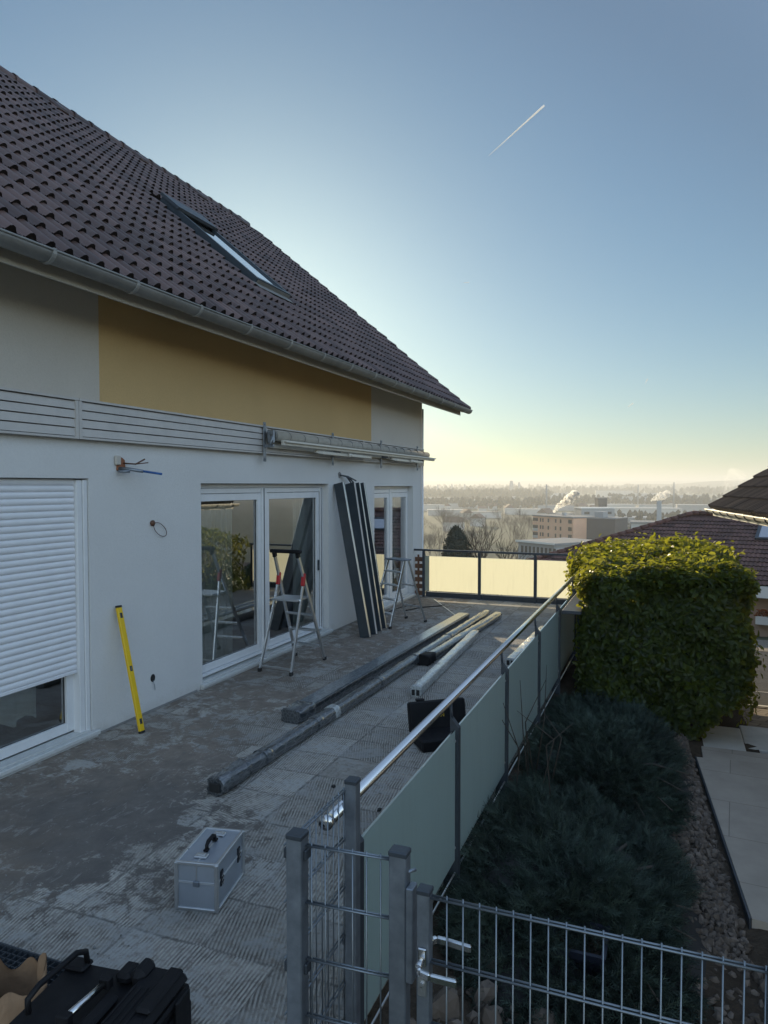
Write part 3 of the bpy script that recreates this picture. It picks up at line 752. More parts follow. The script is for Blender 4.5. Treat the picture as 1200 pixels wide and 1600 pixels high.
# sills
for a, b_ in ((6.66, 10.02), (11.80, 13.96), (2.8, 5.09)):
    mb = MB(); mb.bbox((XW - .13, a + .06, .045), (XW + .001, b_ - .06, .075), .002)
    mb.bbox((XW + .002, a, .022), (XW + .055, b_, .062), .006); mb.bbox((XW + .002, a + .01, -.001), (XW + .035, b_ - .01, .0215), .002)
    mb.build('sill', 'sill_stone', house)
for a_ in (((XW + .002, 5.1, .001), (XW + .012, 6.6, .02)), ((XW + .002, 10.05, .001), (XW + .012, 11.75, .018))): MB().box(*a_).build('base_joint', 'concrete', house)
mb = MB(); mb.tube([(XW + .045, 14.42, -5), (XW + .045, 14.42, 3.9)], .018, 8); mb.build('corner_pipe', 'white_metal', house)

# awning
aw = thing('awning', (-4.72, 11.2, 2.9), 'retracted cloth awning with grey roll and cream arms on wall brackets', 'awning')
mb = MB(); mb.tube([(-4.70, 8.06, 2.935), (-4.70, 14.38, 2.925)], .066, 20)
ro = mb.build('cloth_roll', 'fabric_roll', aw)
mb = MB(); yy = 8.4
while yy < 14.3:
    mb.cut(); mb.tube([(-4.70, yy, 2.935), (-4.70, yy + .012, 2.935)], .0675, 20); yy += .40
build_each(mb, 'seam', 'dark_metal', ro)
mb = MB(); mb.tube([(-4.70, 7.97, 2.935), (-4.70, 8.06, 2.935)], .045, 16); mb.tube([(-4.70, 8.0, 2.935), (-4.70, 8.03, 2.935)], .075, 16); mb.build('end_cap', 'zinc', aw)
mb = MB(); mb.bar((-4.605, 8.12, 2.845), (-4.605, 14.55, 2.840), .05, .07, r=.008); mb.bar((-4.56, 8.12, 2.86), (-4.56, 14.55, 2.855), .03, .02)
mb.build('front_bar', 'cream_metal', aw)
mb = MB()
for (a, b_, x0, x1, z) in ((9.3, 11.2, -4.62, -4.66, 2.765), (12.3, 14.0, -4.62, -4.66, 2.765)):
    mb.cut(); mb.bar((x0, a, z), (x1, (a + b_) / 2 - .02, z), .05, .045, r=.006); mb.bar((x0 + .01, (a + b_) / 2 + .02, z), (x1, b_, z), .05, .045, r=.006)
    mb.bar((x0 - .05, a - .14, z + .02), (x0, a, z), .04, .04)
    mb.tube([(x0, (a + b_) / 2, z - .03), (x0, (a + b_) / 2, z + .03)], .03, 10)
build_each(mb, 'folding_arm', 'cream_metal', aw)
mb = MB(); mb.bar((-4.77, 8.06, 2.80), (-4.77, 14.35, 2.80), .04, .04); mb.build('support_bar', 'cream_metal', aw)
for yy in (7.95, 9.95, 11.95, 13.95):
    mb = MB(); mb.bbox((XW + .078, yy - .03, 2.60), (XW + .09, yy + .03, 3.10), .003)
    mb.bbox((XW + .091, yy - .02, 2.78), (XW + .22, yy + .02, 2.82), .004)
    for zz in (2.63, 3.07): mb.tube([(XW + .09, yy, zz), (XW + .10, yy, zz)], .012, 8)
    mb.build('bracket', 'galv', aw)
mb = MB(); mb.bbox((-4.72, 7.93, 2.83), (-4.62, 7.965, 3.0), .01); mb.tube([(-4.66, 7.9, 2.80), (-4.64, 7.92, 2.88), (-4.67, 7.95, 2.95)], .018, 8); mb.build('crank_gear', 'galv', aw)

# cables coming out of the wall
cb = thing('cable_outlet', (XW, 5.46, 2.49), 'broken out wall hole with brown and blue cables left of the sliding door', 'cable')
mb = MB(); pts = []
random.seed(3)
for k in range(11):
    a = 2 * math.pi * k / 11; rr = random.uniform(.7, 1.15); pts.append((XW + .004, 5.44 + .075 * rr * math.cos(a), 2.50 + .075 * rr * math.sin(a)))
mb.prism(pts, (.005, 0, 0)); mb.build('hole', 'rust_brick', cb)
mb = MB(); mb.bbox((XW + .003, 5.36, 2.49), (XW + .03, 5.43, 2.58), .008); mb.build('loose_plaster', 'wall_cream', cb)
mb = MB(); mb.tube([(XW, 5.42, 2.46), (XW + .10, 5.47, 2.45), (XW + .2, 5.53, 2.43)], .016, 8); mb.tube([(XW, 5.42, 2.44), (XW + .06, 5.38, 2.43), (XW + .12, 5.44, 2.43)], .014, 8)
mb.build('conduit', 'galv', cb)
mb = MB(); mb.tube([(XW + .18, 5.52, 2.435), (XW + .26, 5.58, 2.42), (XW + .34, 5.63, 2.405)], .011, 8); mb.build('cable', 'blue_cable', cb)
mb = MB(); mb.tube([(XW, 5.48, 2.51), (XW + .12, 5.52, 2.50), (XW + .18, 5.58, 2.55)], .008, 6); mb.tube([(XW + .12, 5.51, 2.50), (XW + .22, 5.58, 2.515)], .006, 6); mb.build('cable', 'brown_cable', cb)
lp = thing('cable_loop', (XW, 5.9, 1.9), 'thin wire loop hanging from a small socket on the white wall', 'cable')
mb = MB(); mb.lathe([(0, 0), (.028, 0), (.03, .02), (.018, .03), (0, .03)], (0, 0, 0), 12); mb.xf(Matrix.Translation((XW, 5.885, 1.915)) @ Matrix.Rotation(R(90), 4, 'Y')); mb.build('socket', 'brown_cable', lp)
mb = MB(); mb.tube([(XW + .02, 5.89 + .10 - .10 * math.cos(a) * 1.0, 1.90 - .055 + .075 * math.sin(a + .6)) for a in [i * 2 * math.pi / 22 for i in range(23)]], .0035, 6); mb.build('wire', 'brown_cable', lp)
hl = thing('wall_hole', (XW, 5.87, .33), 'small open socket hole low in the white wall with a thin wire', 'socket')
mb = MB(); mb.prism([(XW + .001, 5.87 + .034 * math.cos(a), .335 + .04 * math.sin(a)) for a in [i * math.pi / 8 for i in range(16)]], (.003, 0, 0)); mb.build('opening', 'hole', hl)
mb = MB(); mb.tube([(XW + .004, 5.87, .31), (XW + .02, 5.875, .26), (XW + .012, 5.89, .21)], .003, 6); mb.build('wire', 'galv', hl)
c3 = thing('cable_outlet', (XW, 10.4, 2.43), 'bundle of frayed grey cables above the leaning dark profiles', 'cable')
mb = MB()
for dy, dz in ((.28, -.13), (.2, -.16), (.12, -.06), (.3, -.07)): mb.tube([(XW, 10.36, 2.46), (XW + .08, 10.38 + dy * .4, 2.44), (XW + .16, 10.36 + dy, 2.44 + dz)], .012, 6)
mb.build('cable', 'dark_metal', c3)
mb = MB(); mb.prism([(XW + .002, 10.36 + .05 * math.cos(a) * (1 + .3 * math.sin(3 * a)), 2.46 + .05 * math.sin(a)) for a in [i * math.pi / 6 for i in range(12)]], (.004, 0, 0)); mb.build('hole', 'concrete', c3)

# ------------------------------------------------------------------ terrace railings
XG = -1.2
rail = thing('glass_railing', (XG, 6.5, -.2), 'long frosted glass railing with round steel handrail and dark flat posts along the terrace', 'railing')
posts = [2.72, 4.25, 5.72, 7.31, 8.80, 10.42]
for y in posts:
    mb = MB()
    mb.prism([(XG - .028, y - .022, -.24), (XG + .028, y - .022, -.24), (XG + .028, y - .022, .80), (XG - .028, y - .022, .87)], (0, .044, 0))
    mb.prism([(XG - .075, y - .012, -.22), (XG - .028, y - .012, -.22), (XG - .028, y - .012, -.06), (XG - .075, y - .012, -.06)], (0, .024, 0))
    p = mb.build('post', 'dark_metal', rail)
    mb = MB(); mb.tube([(XG - .022, y, .84), (XG - .03, y, .945)], .010, 8); mb.build('handrail_bracket', 'dark_metal', p)
    mb = MB()
    for zz in (.05, .72): mb.cut(); mb.tube([(XG + .0, y - .028, zz), (XG + .0, y - .021, zz)], .012, 10)
    build_each(mb, 'bolt', 'alu', p)
for a, b_ in zip(posts[:-1], posts[1:]):
    mb = MB(); mb.box((XG - .006, a + .023, -.03), (XG + .006, b_ - .023, .79)); mb.mi = [1, 1, 1, 0, 1, 1]; mb.build('glass_panel', ['frost', 'clear_glass'], rail)
for a, b_ in zip(posts[:-1], posts[1:]): MB().bbox((XG + .004, a + .03, -.112), (XG + .013, b_ - .03, -.100), .002).build('glint_strip', 'alu', rail)  # added bright strips standing in for sunlight on the slab edge
mb = MB(); mb.tube([(XG - .03, 2.52, .972), (XG - .03, 10.5, .972)], .026, 20); mb.build('handrail', 'chrome', rail)
mb = MB(); mb.lathe([(0, 0), (.030, .0), (.030, .03), (.0, .03)], (0, 0, 0), 18); mb.xf(Matrix.Translation((XG - .03, 2.52, .972)) @ Matrix.Rotation(R(90), 4, 'X')); mb.build('end_cap', 'chrome', rail)
YR = 14.0
r2 = thing('glass_railing', (-3, YR, 0), 'sunlit frosted glass railing across the far end of the terrace', 'railing')
ps = [-4.64, -3.47, -2.36, -1.22]
for x in ps:
    mb = MB(); mb.bbox((x - .025, YR - .02, .0), (x + .025, YR + .02, .945), .003); mb.build('post', 'dark_metal', r2)
for a, b_ in zip(ps[:-1], ps[1:]):
    mb = MB(); mb.box((a + .027, YR - .006, .13), (b_ - .027, YR + .006, .845)); mb.mi = [1, 1, 0, 1, 1, 1]; mb.build('glass_panel', ['frost_sunlit', 'clear_glass'], r2)
mb = MB(); mb.bar((-4.85, YR, .965), (-1.1, YR, .965), .05, .038, r=.004); mb.build('handrail', 'dark_metal', r2)
mb = MB(); mb.bbox((-1.155, 8.75, .755), (-.93, 10.5, .795), .004)
lg = thing('planter_ledge', (-1.05, 9.6, -.4), 'dark flat metal ledge beside the railing at the hedge', 'ledge')
mb.build('top', 'dark_metal', lg)
mb = MB(); mb.bbox((-1.0, 10.2, -.4), (-.94, 10.26, .754), .004); mb.bbox((-1.0, 9.0, -.4), (-.96, 9.04, .754), .004); mb.build('leg', 'dark_metal', lg)
# slatted screen between house corner and railing
mb = MB()
for k in range(6): mb.bbox((-4.845, 14.045, .02 + k * .14), (-4.69, 14.065, .11 + k * .14), .003)
mb.bbox((-4.80, 14.0655, .0), (-4.76, 14.085, .86), .003)
tag(mb.build('slat_screen', 'wood', loc=(-4.75, 14.65, 0)), 'narrow dark slatted screen between house corner and first railing post', 'screen')

# ------------------------------------------------------------------ mesh fence and gate
def rodmat(mb, p0, p1, z0, z1, step_h=.2, pitch=.05, off=.012, start=.03):
    p0, p1 = Vector((*p0, 0)), Vector((*p1, 0)); d = (p1 - p0); L = d.length; d.normalize(); nn = Vector((d.y, -d.x, 0)) * off * .55
    z = z1
    while z > z0 - .001:
        for sg in (1, -1):
            mb.tube([p0 + nn * sg + Vector((0, 0, z)), p1 + nn * sg + Vector((0, 0, z))], .0036, 8)
        z -= step_h
    q = start
    while q < L - .005:
        b = p0 + d * q
        mb.tube([b + Vector((0, 0, z0)), b + Vector((0, 0, z1 + .012))], .0028, 6); q += pitch
def post(x, y, w, d, top, bot, parent):
    mb = MB(); mb.bbox((x - w / 2, y - d / 2, bot), (x + w / 2, y + d / 2, top), .004); p = mb.build('post', 'galv', parent)
    mb = MB(); mb.bbox((x - w / 2 - .002, y - d / 2 - .002, top - .014), (x + w / 2 + .002, y + d / 2 + .002, top + .006), .004); mb.build('post_cap', 'dark_metal', p)
    return p
fe = thing('mesh_fence', (-1.16, 2.15, 0), 'galvanised double rod mesh fence with three square posts in front of the terrace railing', 'fence')
AX, AY = -1.17, 2.15; BX, BY = -1.175, 2.63; CX_, CY_ = -.80, 2.17
post(AX, AY, .058, .058, 1.10, 0, fe); post(BX, BY, .05, .05, 1.10, -.2, fe); post(CX_, CY_, .06, .05, 1.10, -.3, fe)
mb = MB(); rodmat(mb, (AX - .034, AY - .02), (BX - .03, BY), .03, 1.06); mb.build('rod_panel', 'galv_rod', fe)
mb = MB(); rodmat(mb, (AX + .03, AY + .01), (CX_ - .03, CY_ + .01), .03, 1.06, start=.02); mb.build('rod_panel', 'galv_rod', fe)
mb = MB()
for zz in (1.03, .63, .23): mb.cut(); mb.bbox((AX - .045, AY - .018, zz - .018), (AX - .029, AY + .018, zz + .018), .003); mb.cut(); mb.bbox((AX + .029, AY - .01, zz - .018), (AX + .04, AY + .03, zz + .018), .003)
for zz in (1.03, .43): mb.cut(); mb.bbox((BX - .04, BY - .018, zz - .018), (BX - .025, BY + .018, zz + .018), .003)
build_each(mb, 'clamp', 'dark_metal', fe)
mb = MB(); mb.bbox((CX_ + .031, CY_ - .03, .68), (CX_ + .055, CY_ + .02, .995), .003); mb.build('strike_plate', 'galv', fe)
mb = MB(); mb.tube([(CX_ + .02, CY_, 1.03), (CX_ + .045, CY_ + .03, 1.03)], .006, 8); mb.build('stop_bolt', 'galv', fe)
DX, DY, GT = -.672, 2.045, 1.065
ga = thing('garden_gate', (DX, DY, 0), 'galvanised rod mesh garden gate with silver lever handle', 'gate')
mb = MB(); mb.bbox((DX - .02, DY - .02, 0), (DX + .02, DY + .02, GT), .003); gp = mb.build('gate_post', 'galv', ga)
mb = MB(); mb.bbox((DX - .022, DY - .022, GT - .012), (DX + .022, DY + .022, GT + .005), .003); mb.build('post_cap', 'dark_metal', gp)
EX = .262
mb = MB(); mb.bbox((EX, DY - .02, 0), (EX + .04, DY + .02, GT), .003); mb.build('gate_post', 'galv', ga)
mb = MB(); rodmat(mb, (DX + .02, DY), (EX, DY), .06, GT - .02, .2, .0505, .014, .05); mb.build('rod_panel', 'galv_rod', ga)
mb = MB()
for sgn, zl in ((-1, .86), (1, .86)):
    y0 = DY + sgn * .022; mb.cut()
    mb.bbox((DX - .013, min(y0, y0 + sgn * .008), zl - .022), (DX + .013, max(y0, y0 + sgn * .008), zl + .035), .003)
    pts = [(DX, y0, zl), (DX, y0 + sgn * .045, zl), (DX + .012, y0 + sgn * .062, zl - .001), (DX + .045, y0 + sgn * .066, zl - .004), (DX + .125, y0 + sgn * .062, zl - .006)]
    for p0, p1 in zip(pts[1:-1], pts[2:]): mb.bar(p0, p1, .014, .024, r=.004)
    mb.tube(pts[:2], .010, 10)
build_each(mb, 'handle', 'chrome', ga)
mb = MB(); mb.bbox((DX - .014, DY - .029, .745), (DX + .014, DY - .0205, .81), .003); mb.tube([(DX, DY - .035, .785), (DX, DY - .029, .785)], .008, 10); mb.bbox((DX - .004, DY - .035, .765), (DX + .004, DY - .0295, .782), .001); mb.build('lock_plate', 'alu', ga)

# ------------------------------------------------------------------ things on the terrace
def frame3(o, xd):      # local frame: x along xd, y = left of it
    x = Vector((*xd, 0)).normalized(); y = Vector((-x.y, x.x, 0))
    return Matrix(((x.x, y.x, 0, o[0]), (x.y, y.y, 0, o[1]), (0, 0, 1, o[2]), (0, 0, 0, 1)))
def part(mb, fr, name, mat, parent): mb.xf(fr); return mb.build(name, mat, parent)
# aluminium tool case: x = width .245, y = depth .385
fr = frame3((-2.372, 3.345, 0), (.979, .204)); CW, CD, CH = .114, .192, .262
tc = thing('tool_case', (-2.335, 3.345, 0), 'silver aluminium tool case with black carry handle standing on the terrace floor', 'tool case')
part(MB().bbox((-CW, -CD, .004), (CW, CD, CH - .002), .004), fr, 'body', 'case_alu', tc)
mb = MB()
for sx in (-1, 1):
    for sy in (-1, 1): mb.bbox((sx * CW - .011, sy * CD - .011, 0), (sx * CW + .011, sy * CD + .011, CH), .004)
for z in (.008, CH - .004):
    for sx in (-1, 1): mb.bbox((sx * CW - .009, -CD, z - .009), (sx * CW + .009, CD, z + .009), .003)
    for sy in (-1, 1): mb.bbox((-CW, sy * CD - .009, z - .009), (CW, sy * CD + .009, z + .009), .003)
for z in (.150, .157):
    mb.bbox((-CW - .003, -CD - .003, z - .003), (CW + .003, CD + .003, z + .003), .001)
mb.bbox((-.004, -CD - .002, .15), (.004, CD + .002, CH + .0015), .001)
part(mb, fr, 'edge_trim', 'alu', tc)
mb = MB(); mb.tube([(0, -.055, CH), (0, -.055, CH + .03), (0, -.03, CH + .042), (0, .03, CH + .042), (0, .055, CH + .03), (0, .055, CH)], [.010, .010, .012, .012, .010, .010], 10); mb.bbox((-.014, -.075, CH), (.014, -.045, CH + .012), .003); mb.bbox((-.014, .045, CH), (.014, .075, CH + .012), .003)
part(mb, fr, 'handle', 'black_plastic', tc)
for sy in (-1, 1):
    part(MB().bbox((-.035, sy * .125 - .022, CH), (.035, sy * .125 + .022, CH + .012), .003).bbox((-.02, sy * .125 - .012, CH + .012), (.022, sy * .125 + .012, CH + .018), .002), fr, 'latch', 'alu', tc)
for sy in (-1, 1):
    part(MB().bbox((CW, sy * .125 - .018, .115), (CW + .006, sy * .125 + .018, .20), .002), fr, 'hinge', 'black_plastic', tc)
    mb = MB()
    for k in range(3): mb.bar((CW + .008, sy * .125 - .014, .125 + k * .024), (CW + .008, sy * .125 + .014, .14 + k * .024), .006, .008)
    part(mb, fr, 'hinge_pin', 'chrome', tc)
part(MB().bbox((-.018, -CD - .012, .135), (.018, -CD - .003, .165), .003), fr, 'clasp', 'galv', tc)

# black tool box in the near left corner
fr = frame3((-2.03, 2.16, 0), (.98, .12)); bx = thing('tool_box', (-2.08, 2.16, 0), 'black plastic tool box with carry handle and silver tube in the near corner', 'tool box')
part(MB().bbox((-.30, -.20, 0), (.27, .19, .20), .012).bbox((-.285, -.19, .20), (.255, .18, .235), .010), fr, 'body', 'black_plastic', bx)
mb = MB().bbox((-.295, -.198, .236), (.265, .185, .262), .010)
mb.bbox((.075, -.20, .263), (.262, .188, .312), .022); mb.bbox((.045, .075, .263), (.115, .192, .345), .026); mb.bbox((.185, -.09, .313), (.250, .165, .334), .010)
mb.bbox((-.03, .09, .263), (.044, .188, .312), .016); mb.bbox((-.295, .11, .263), (-.19, .187, .286), .010); mb.bbox((-.01, -.199, .263), (.05, .02, .292), .012)
for k in range(4): mb.bbox((.095 + k * .028, -.16, .3125), (.105 + k * .028, .05, .317), .002)
part(mb, fr, 'lid', 'black_plastic', bx)
mb = MB(); mb.tube([(-.235, -.15, .28), (-.235, -.15, .335), (-.225, -.10, .36), (-.21, .10, .36), (-.205, .15, .335), (-.205, .16, .28)], .0125, 8); part(mb, fr, 'handle', 'black_plastic', bx)
mb = MB(); mb.tube([(-.06, -.17, .305), (-.035, .03, .305)], .014, 14); part(mb, fr, 'tube', 'chrome', bx)
for a_ in (((-.085, -.19, .28), (-.03, -.15, .33)), ((-.06, .03, .28), (-.01, .065, .328))): part(MB().bbox(*a_, .006), fr, 'tube_holder', 'black_plastic', bx)
for y in (-.12, .10): part(MB().bbox((.268, y - .05, .10), (.285, y + .05, .27), .006), fr, 'latch', 'black_plastic', bx)
part(MB().bbox((-.20, -.205, .26), (-.165, -.199, .275), .002), fr, 'badge', 'orange', bx)
# crumpled paper
mb = MB(); random.seed(11)
fold = [(random.uniform(0, 6.283), random.uniform(0, 1), random.uniform(.5, 1.5), random.uniform(-.05, .05)) for _ in range(34)]
def bag_pt(a, q, inset):
    d = 0
    for fa, fq, sc_, am in fold: d += am * max(0, 1 - (abs(math.atan2(math.sin(a - fa), math.cos(a - fa))) * 1.3 + abs(q - fq) * 1.6) * sc_)
    r_ = 1 + d * 3.2 - .22 * q * q
    h = .26 * q * (1 + .22 * math.sin(a * 2 + 1) + .16 * math.sin(a * 5) * q) + d * .25
    return Vector((-2.545 + (.235 - inset) * r_ * math.cos(a), 2.15 + (.165 - inset) * r_ * math.sin(a), max(.002, h + .002)))
NA, NQ = 64, 9
for inset, flip in ((0, False), (.004, True)):
    vs = [bag_pt(2 * math.pi * k / NA, i / NQ, inset) for i in range(NQ + 1) for k in range(NA)]
    fs = [(i * NA + k, i * NA + (k + 1) % NA, (i + 1) * NA + (k + 1) % NA, (i + 1) * NA + k) for i in range(NQ) for k in range(NA)]
    mb.add(vs, [f[::-1] for f in fs] if flip else fs)
tag(mb.build('paper_bag', 'paper', loc=(-2.57, 2.08, 0)), 'crumpled brown paper bag beside the black tool box', 'paper bag')
# grating
mb = MB()
for i in range(25): mb.box((-3.35 + i * .035, 2.0, .004), (-3.347 + i * .035, 2.53, .028))
for i in range(17): mb.box((-3.35, 2.0 + i * .033, .006), (-2.507, 2.003 + i * .033, .026))
for a in (((-3.36, 1.99, .002), (-3.35, 2.54, .03)), ((-2.506, 1.99, .002), (-2.496, 2.54, .03)), ((-3.3495, 2.531, .002), (-2.5065, 2.54, .03))): mb.box(*a)
tag(mb.build('floor_grating', 'dark_metal', loc=(-2.9, 2.25, 0)), 'dark steel grid mat lying on the floor beside the paper bag', 'grating')
# spirit level against the wall
p0, p1 = Vector((-4.50, 5.29, .0)), Vector((XW + .035, 5.355, 1.16))
lv = thing('spirit_level', tuple(p0), 'yellow spirit level leaning against the white wall beside the roller shutter', 'spirit level')
d = (p1 - p0).normalized()
mb = MB(); mb.bar(p0 + d * .02, p1 - d * .02, .028, .058, up=(0, 1, 0), r=.003); mb.build('body', 'yellow_paint', lv)
mb = MB(); mb.bar(p0, p0 + d * .02, .03, .06, up=(0, 1, 0), r=.002); mb.bar(p1 - d * .02, p1, .03, .06, up=(0, 1, 0), r=.002); mb.build('end_cap', 'black_rubber', lv)
mb = MB()
for q in (.09, .5, .92):
    c = p0 + (p1 - p0) * q; mb.bar(c - d * .025, c + d * .025, .032, .032, up=(0, 1, 0), r=.002)
mb.build('vial_window', 'dark_opening', lv)
mb = MB()
for q in (.5,): c = p0 + (p1 - p0) * q; mb.bar(c - d * .018, c + d * .018, .034, .012, up=(0, 1, 0))
mb.build('vial', 'galv_rod', lv)

# step ladder with platform
la = thing('step_ladder', (-4.4, 8.0, 0), 'aluminium platform ladder with red joints and black top handle before the sliding door', 'ladder')
fL, fRt = Vector((-4.62, 8.47, 0)), Vector((-4.16, 8.42, 0)); tL, tR = Vector((-4.52, 7.75, 1.47)), Vector((-4.19, 7.74, 1.47))
for a, b_ in ((fL, tL), (fRt, tR)):
    mb = MB(); mb.bar(a + Vector((0, 0, .02)), b_, .025, .045, up=(0, 1, 0), r=.003); mb.build('rail', 'alu', la)
gL, gR = Vector((-4.645, 7.60, 0)), Vector((-4.185, 7.56, 0))
jL, jR = fL.lerp(tL, .76), fRt.lerp(tR, .76)
for a, b_ in ((gL, jL), (gR, jR)):
    mb = MB(); mb.bar(a + Vector((0, 0, .02)), b_ + Vector((0, -.02, 0)), .022, .04, up=(0, 1, 0), r=.003); mb.build('support_leg', 'alu', la)
for q in (.14, .29, .44):
    a, b_ = fL.lerp(tL, q), fRt.lerp(tR, q); mb = MB(); mb.bar(a, b_, .08, .022, r=.003); mb.build('step', 'alu', la)
a, b_ = fL.lerp(tL, .60), fRt.lerp(tR, .60)
mb = MB(); mb.bbox((a.x + .01, 7.72, a.z - .012), (b_.x - .01, 8.06, a.z + .014), .004); mb.build('platform', 'alu', la)
mb = MB(); mb.bar(gL.lerp(jL, .06), gR.lerp(jR, .06), .02, .02); mb.build('cross_bar', 'alu', la)
for a in (jL, jR): mb = MB(); mb.bar(a + Vector((0, -.045, -.07)), a + Vector((0, -.01, .085)), .045, .05, up=(0, 1, 0), r=.008); mb.build('joint', 'red_plastic', la)
mb = MB(); mb.bar(tL + Vector((-.05, 0, .015)), tR + Vector((.05, 0, .015)), .07, .045, r=.012); mb.bar(tL + Vector((0, .02, -.06)), tL + Vector((0, 0, .0)), .04, .06, up=(0, 1, 0), r=.006); mb.bar(tR + Vector((0, .02, -.06)), tR, .04, .06, up=(0, 1, 0), r=.006)
mb.build('top_handle', 'black_plastic', la)
for a in (fL, fRt, gL, gR): mb = MB(); mb.bbox((a.x - .018, a.y - .026, 0), (a.x + .018, a.y + .026, .045), .004); mb.build('foot', 'black_rubber', la)
# small four-step ladder
fr = frame3((-4.12, 11.12, 0), (.43, .90))       # local x = front to back, y = width
lb = thing('step_ladder', (-4.12, 11.12, 0), 'small plain aluminium step ladder beside the leaning dark profiles', 'ladder')
tl = [(-.06, .19, 1.06), (-.06, -.19, 1.06)]; ff = [(-.42, .23, 0), (-.42, -.23, 0)]; bk = [(.40, .23, 0), (.40, -.23, 0)]; tb = [(.05, .18, 1.05), (.05, -.18, 1.05)]
for a, b_ in zip(ff, tl): part(MB().bar(a, b_, .022, .045, up=(1, 0, 0), r=.003), fr, 'rail', 'alu', lb)
for a, b_ in zip(bk, tb): part(MB().bar(a, b_, .02, .03, up=(1, 0, 0), r=.003), fr, 'support_leg', 'alu', lb)
for q in (.21, .42, .63, .83):
    a, b_ = Vector(ff[0]).lerp(Vector(tl[0]), q), Vector(ff[1]).lerp(Vector(tl[1]), q); part(MB().bar(a, b_, .09, .022, r=.003), fr, 'step', 'alu', lb)
part(MB().bbox((-.13, -.21, 1.06), (.09, .21, 1.085), .006), fr, 'platform', 'galv', lb)
for q in (.25, .6): part(MB().bar(Vector(bk[0]).lerp(Vector(tb[0]), q), Vector(bk[1]).lerp(Vector(tb[1]), q), .015, .025), fr, 'cross_bar', 'alu', lb)
for a in ff + bk: part(MB().bbox((a[0] - .025, a[1] - .018, 0), (a[0] + .025, a[1] + .018, .04), .004), fr, 'foot', 'black_rubber', lb)

# dark profiles leaning on the wall
LB = ['dark anthracite profile leaning on the wall, nearest to the sliding door', 'second leaning anthracite profile counted from the sliding door', 'third leaning anthracite profile counted from the sliding door', 'last leaning anthracite profile, nearest to the small ladder']
for i, (yb, yt, xb, w, th) in enumerate(((9.86, 10.12, -4.20, .15, .09), (10.12, 10.55, -4.20, .15, .09), (10.38, 10.78, -4.21, .13, .07), (10.62, 10.98, -4.22, .12, .07))):
    b0, t0 = Vector((xb, yb, .0)), Vector((XW + .09, yt, 2.33))
    pr_ = thing('leaning_profile', tuple(b0), LB[i], 'profile', 'anthracite profiles leaning on the wall')
    ax = (t0 - b0).normalized(); wx = Vector((1, 0, 0)) - ax * ax.x; wx.normalize(); wy = ax.cross(wx); wy = wy if wy.y > 0 else -wy
    def slab(u0_, u1_, v0_, v1_):
        b = MB(); q = [b0 + wx * u + wy * v for u, v in ((u0_, v0_), (u1_, v0_), (u1_, v1_), (u0_, v1_))]
        q2 = [p + (t0 - b0) for p in q]; b.hexa(q + q2); return b
    mb = slab(-w / 2, w / 2, 0, .03); n = slab(-w / 2, w / 2, th - .012, th); mb.add(n.v, n.f); n = slab(-w / 2, -w / 2 + .02, .0302, th - .0122); mb.add(n.v, n.f)
    mb.build('body', 'anthracite', pr_)
    slab(w / 2 + .001, w / 2 + .006, .006, th * .62).build('face_strip', 'alu' if i != 1 else 'slat', pr_)

# wrapped beams lying on the floor
def beam(mb, p0, p1, w, h, jit=.006, n=40, rnd=0, seg=4):
    p0, p1 = Vector(p0), Vector(p1); d = (p1 - p0); ax = d.normalized(); sx = Vector((ax.y, -ax.x, 0)).normalized()
    ring = []
    r = min(rnd, w / 2, h / 2)
    for cx_, cz_, a0 in ((w / 2 - r, r, -90), (w / 2 - r, h - r, 0), (-w / 2 + r, h - r, 90), (-w / 2 + r, r, 180)):
        for k in range(seg + 1):
            a = R(a0 + 90 * k / seg); ring.append((cx_ + r * math.cos(a), cz_ + r * math.sin(a)))
    K = len(ring); vs = []
    for i in range(n + 1):
        c = p0 + d * i / n
        for u, z in ring:
            vs.append(c + sx * (u + random.uniform(-jit, jit)) + Vector((0, 0, max(.001, z + random.uniform(-jit, jit)))))
    mb.add(vs, [(i * K + (k + 1) % K, i * K + k, (i + 1) * K + k, (i + 1) * K + (k + 1) % K) for i in range(n) for k in range(K)], 0, True)
    o = len(mb.v) - len(vs)
    mb.f.append([o + k for k in range(K)]); mb.mi.append(0); mb.sm.append(False)
    mb.f.append([o + n * K + k for k in range(K)][::-1]); mb.mi.append(0); mb.sm.append(False)
    return mb
G_ = None
b1 = thing('wrapped_beam', (-3.28, 9, 0), 'flat wide film wrapped box beam nearest to the house wall', 'beam')
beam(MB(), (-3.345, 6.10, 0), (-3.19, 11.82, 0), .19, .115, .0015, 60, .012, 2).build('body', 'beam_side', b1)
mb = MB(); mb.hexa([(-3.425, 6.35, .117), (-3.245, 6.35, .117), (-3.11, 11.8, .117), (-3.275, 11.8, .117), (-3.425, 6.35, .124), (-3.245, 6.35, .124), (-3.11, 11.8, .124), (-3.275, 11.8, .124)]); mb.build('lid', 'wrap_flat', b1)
beam(MB(), (-3.35, 6.03, .0), (-3.335, 6.32, 0), .215, .13, .012, 6, .03, 3).build('end_wrap', 'wrap_dark', b1)
b2 = thing('wrapped_beam', (-3.0, 8, 0), 'longest film wrapped round tube running towards the far railing', 'beam')
beam(MB(), (-3.075, 4.42, 0), (-2.90, 12.22, 0), .135, .125, .0035, 70, .05, 4).build('body', 'wrap_dark', b2)
beam(MB(), (-3.078, 4.40, 0), (-3.068, 4.78, 0), .150, .138, .013, 9, .05, 4).build('end_wrap', 'wrap_dark', b2)
mb = MB(); mb.bbox((-3.125, 4.385, .03), (-3.03, 4.398, .10), .006); mb.build('open_end', 'hole', b2)
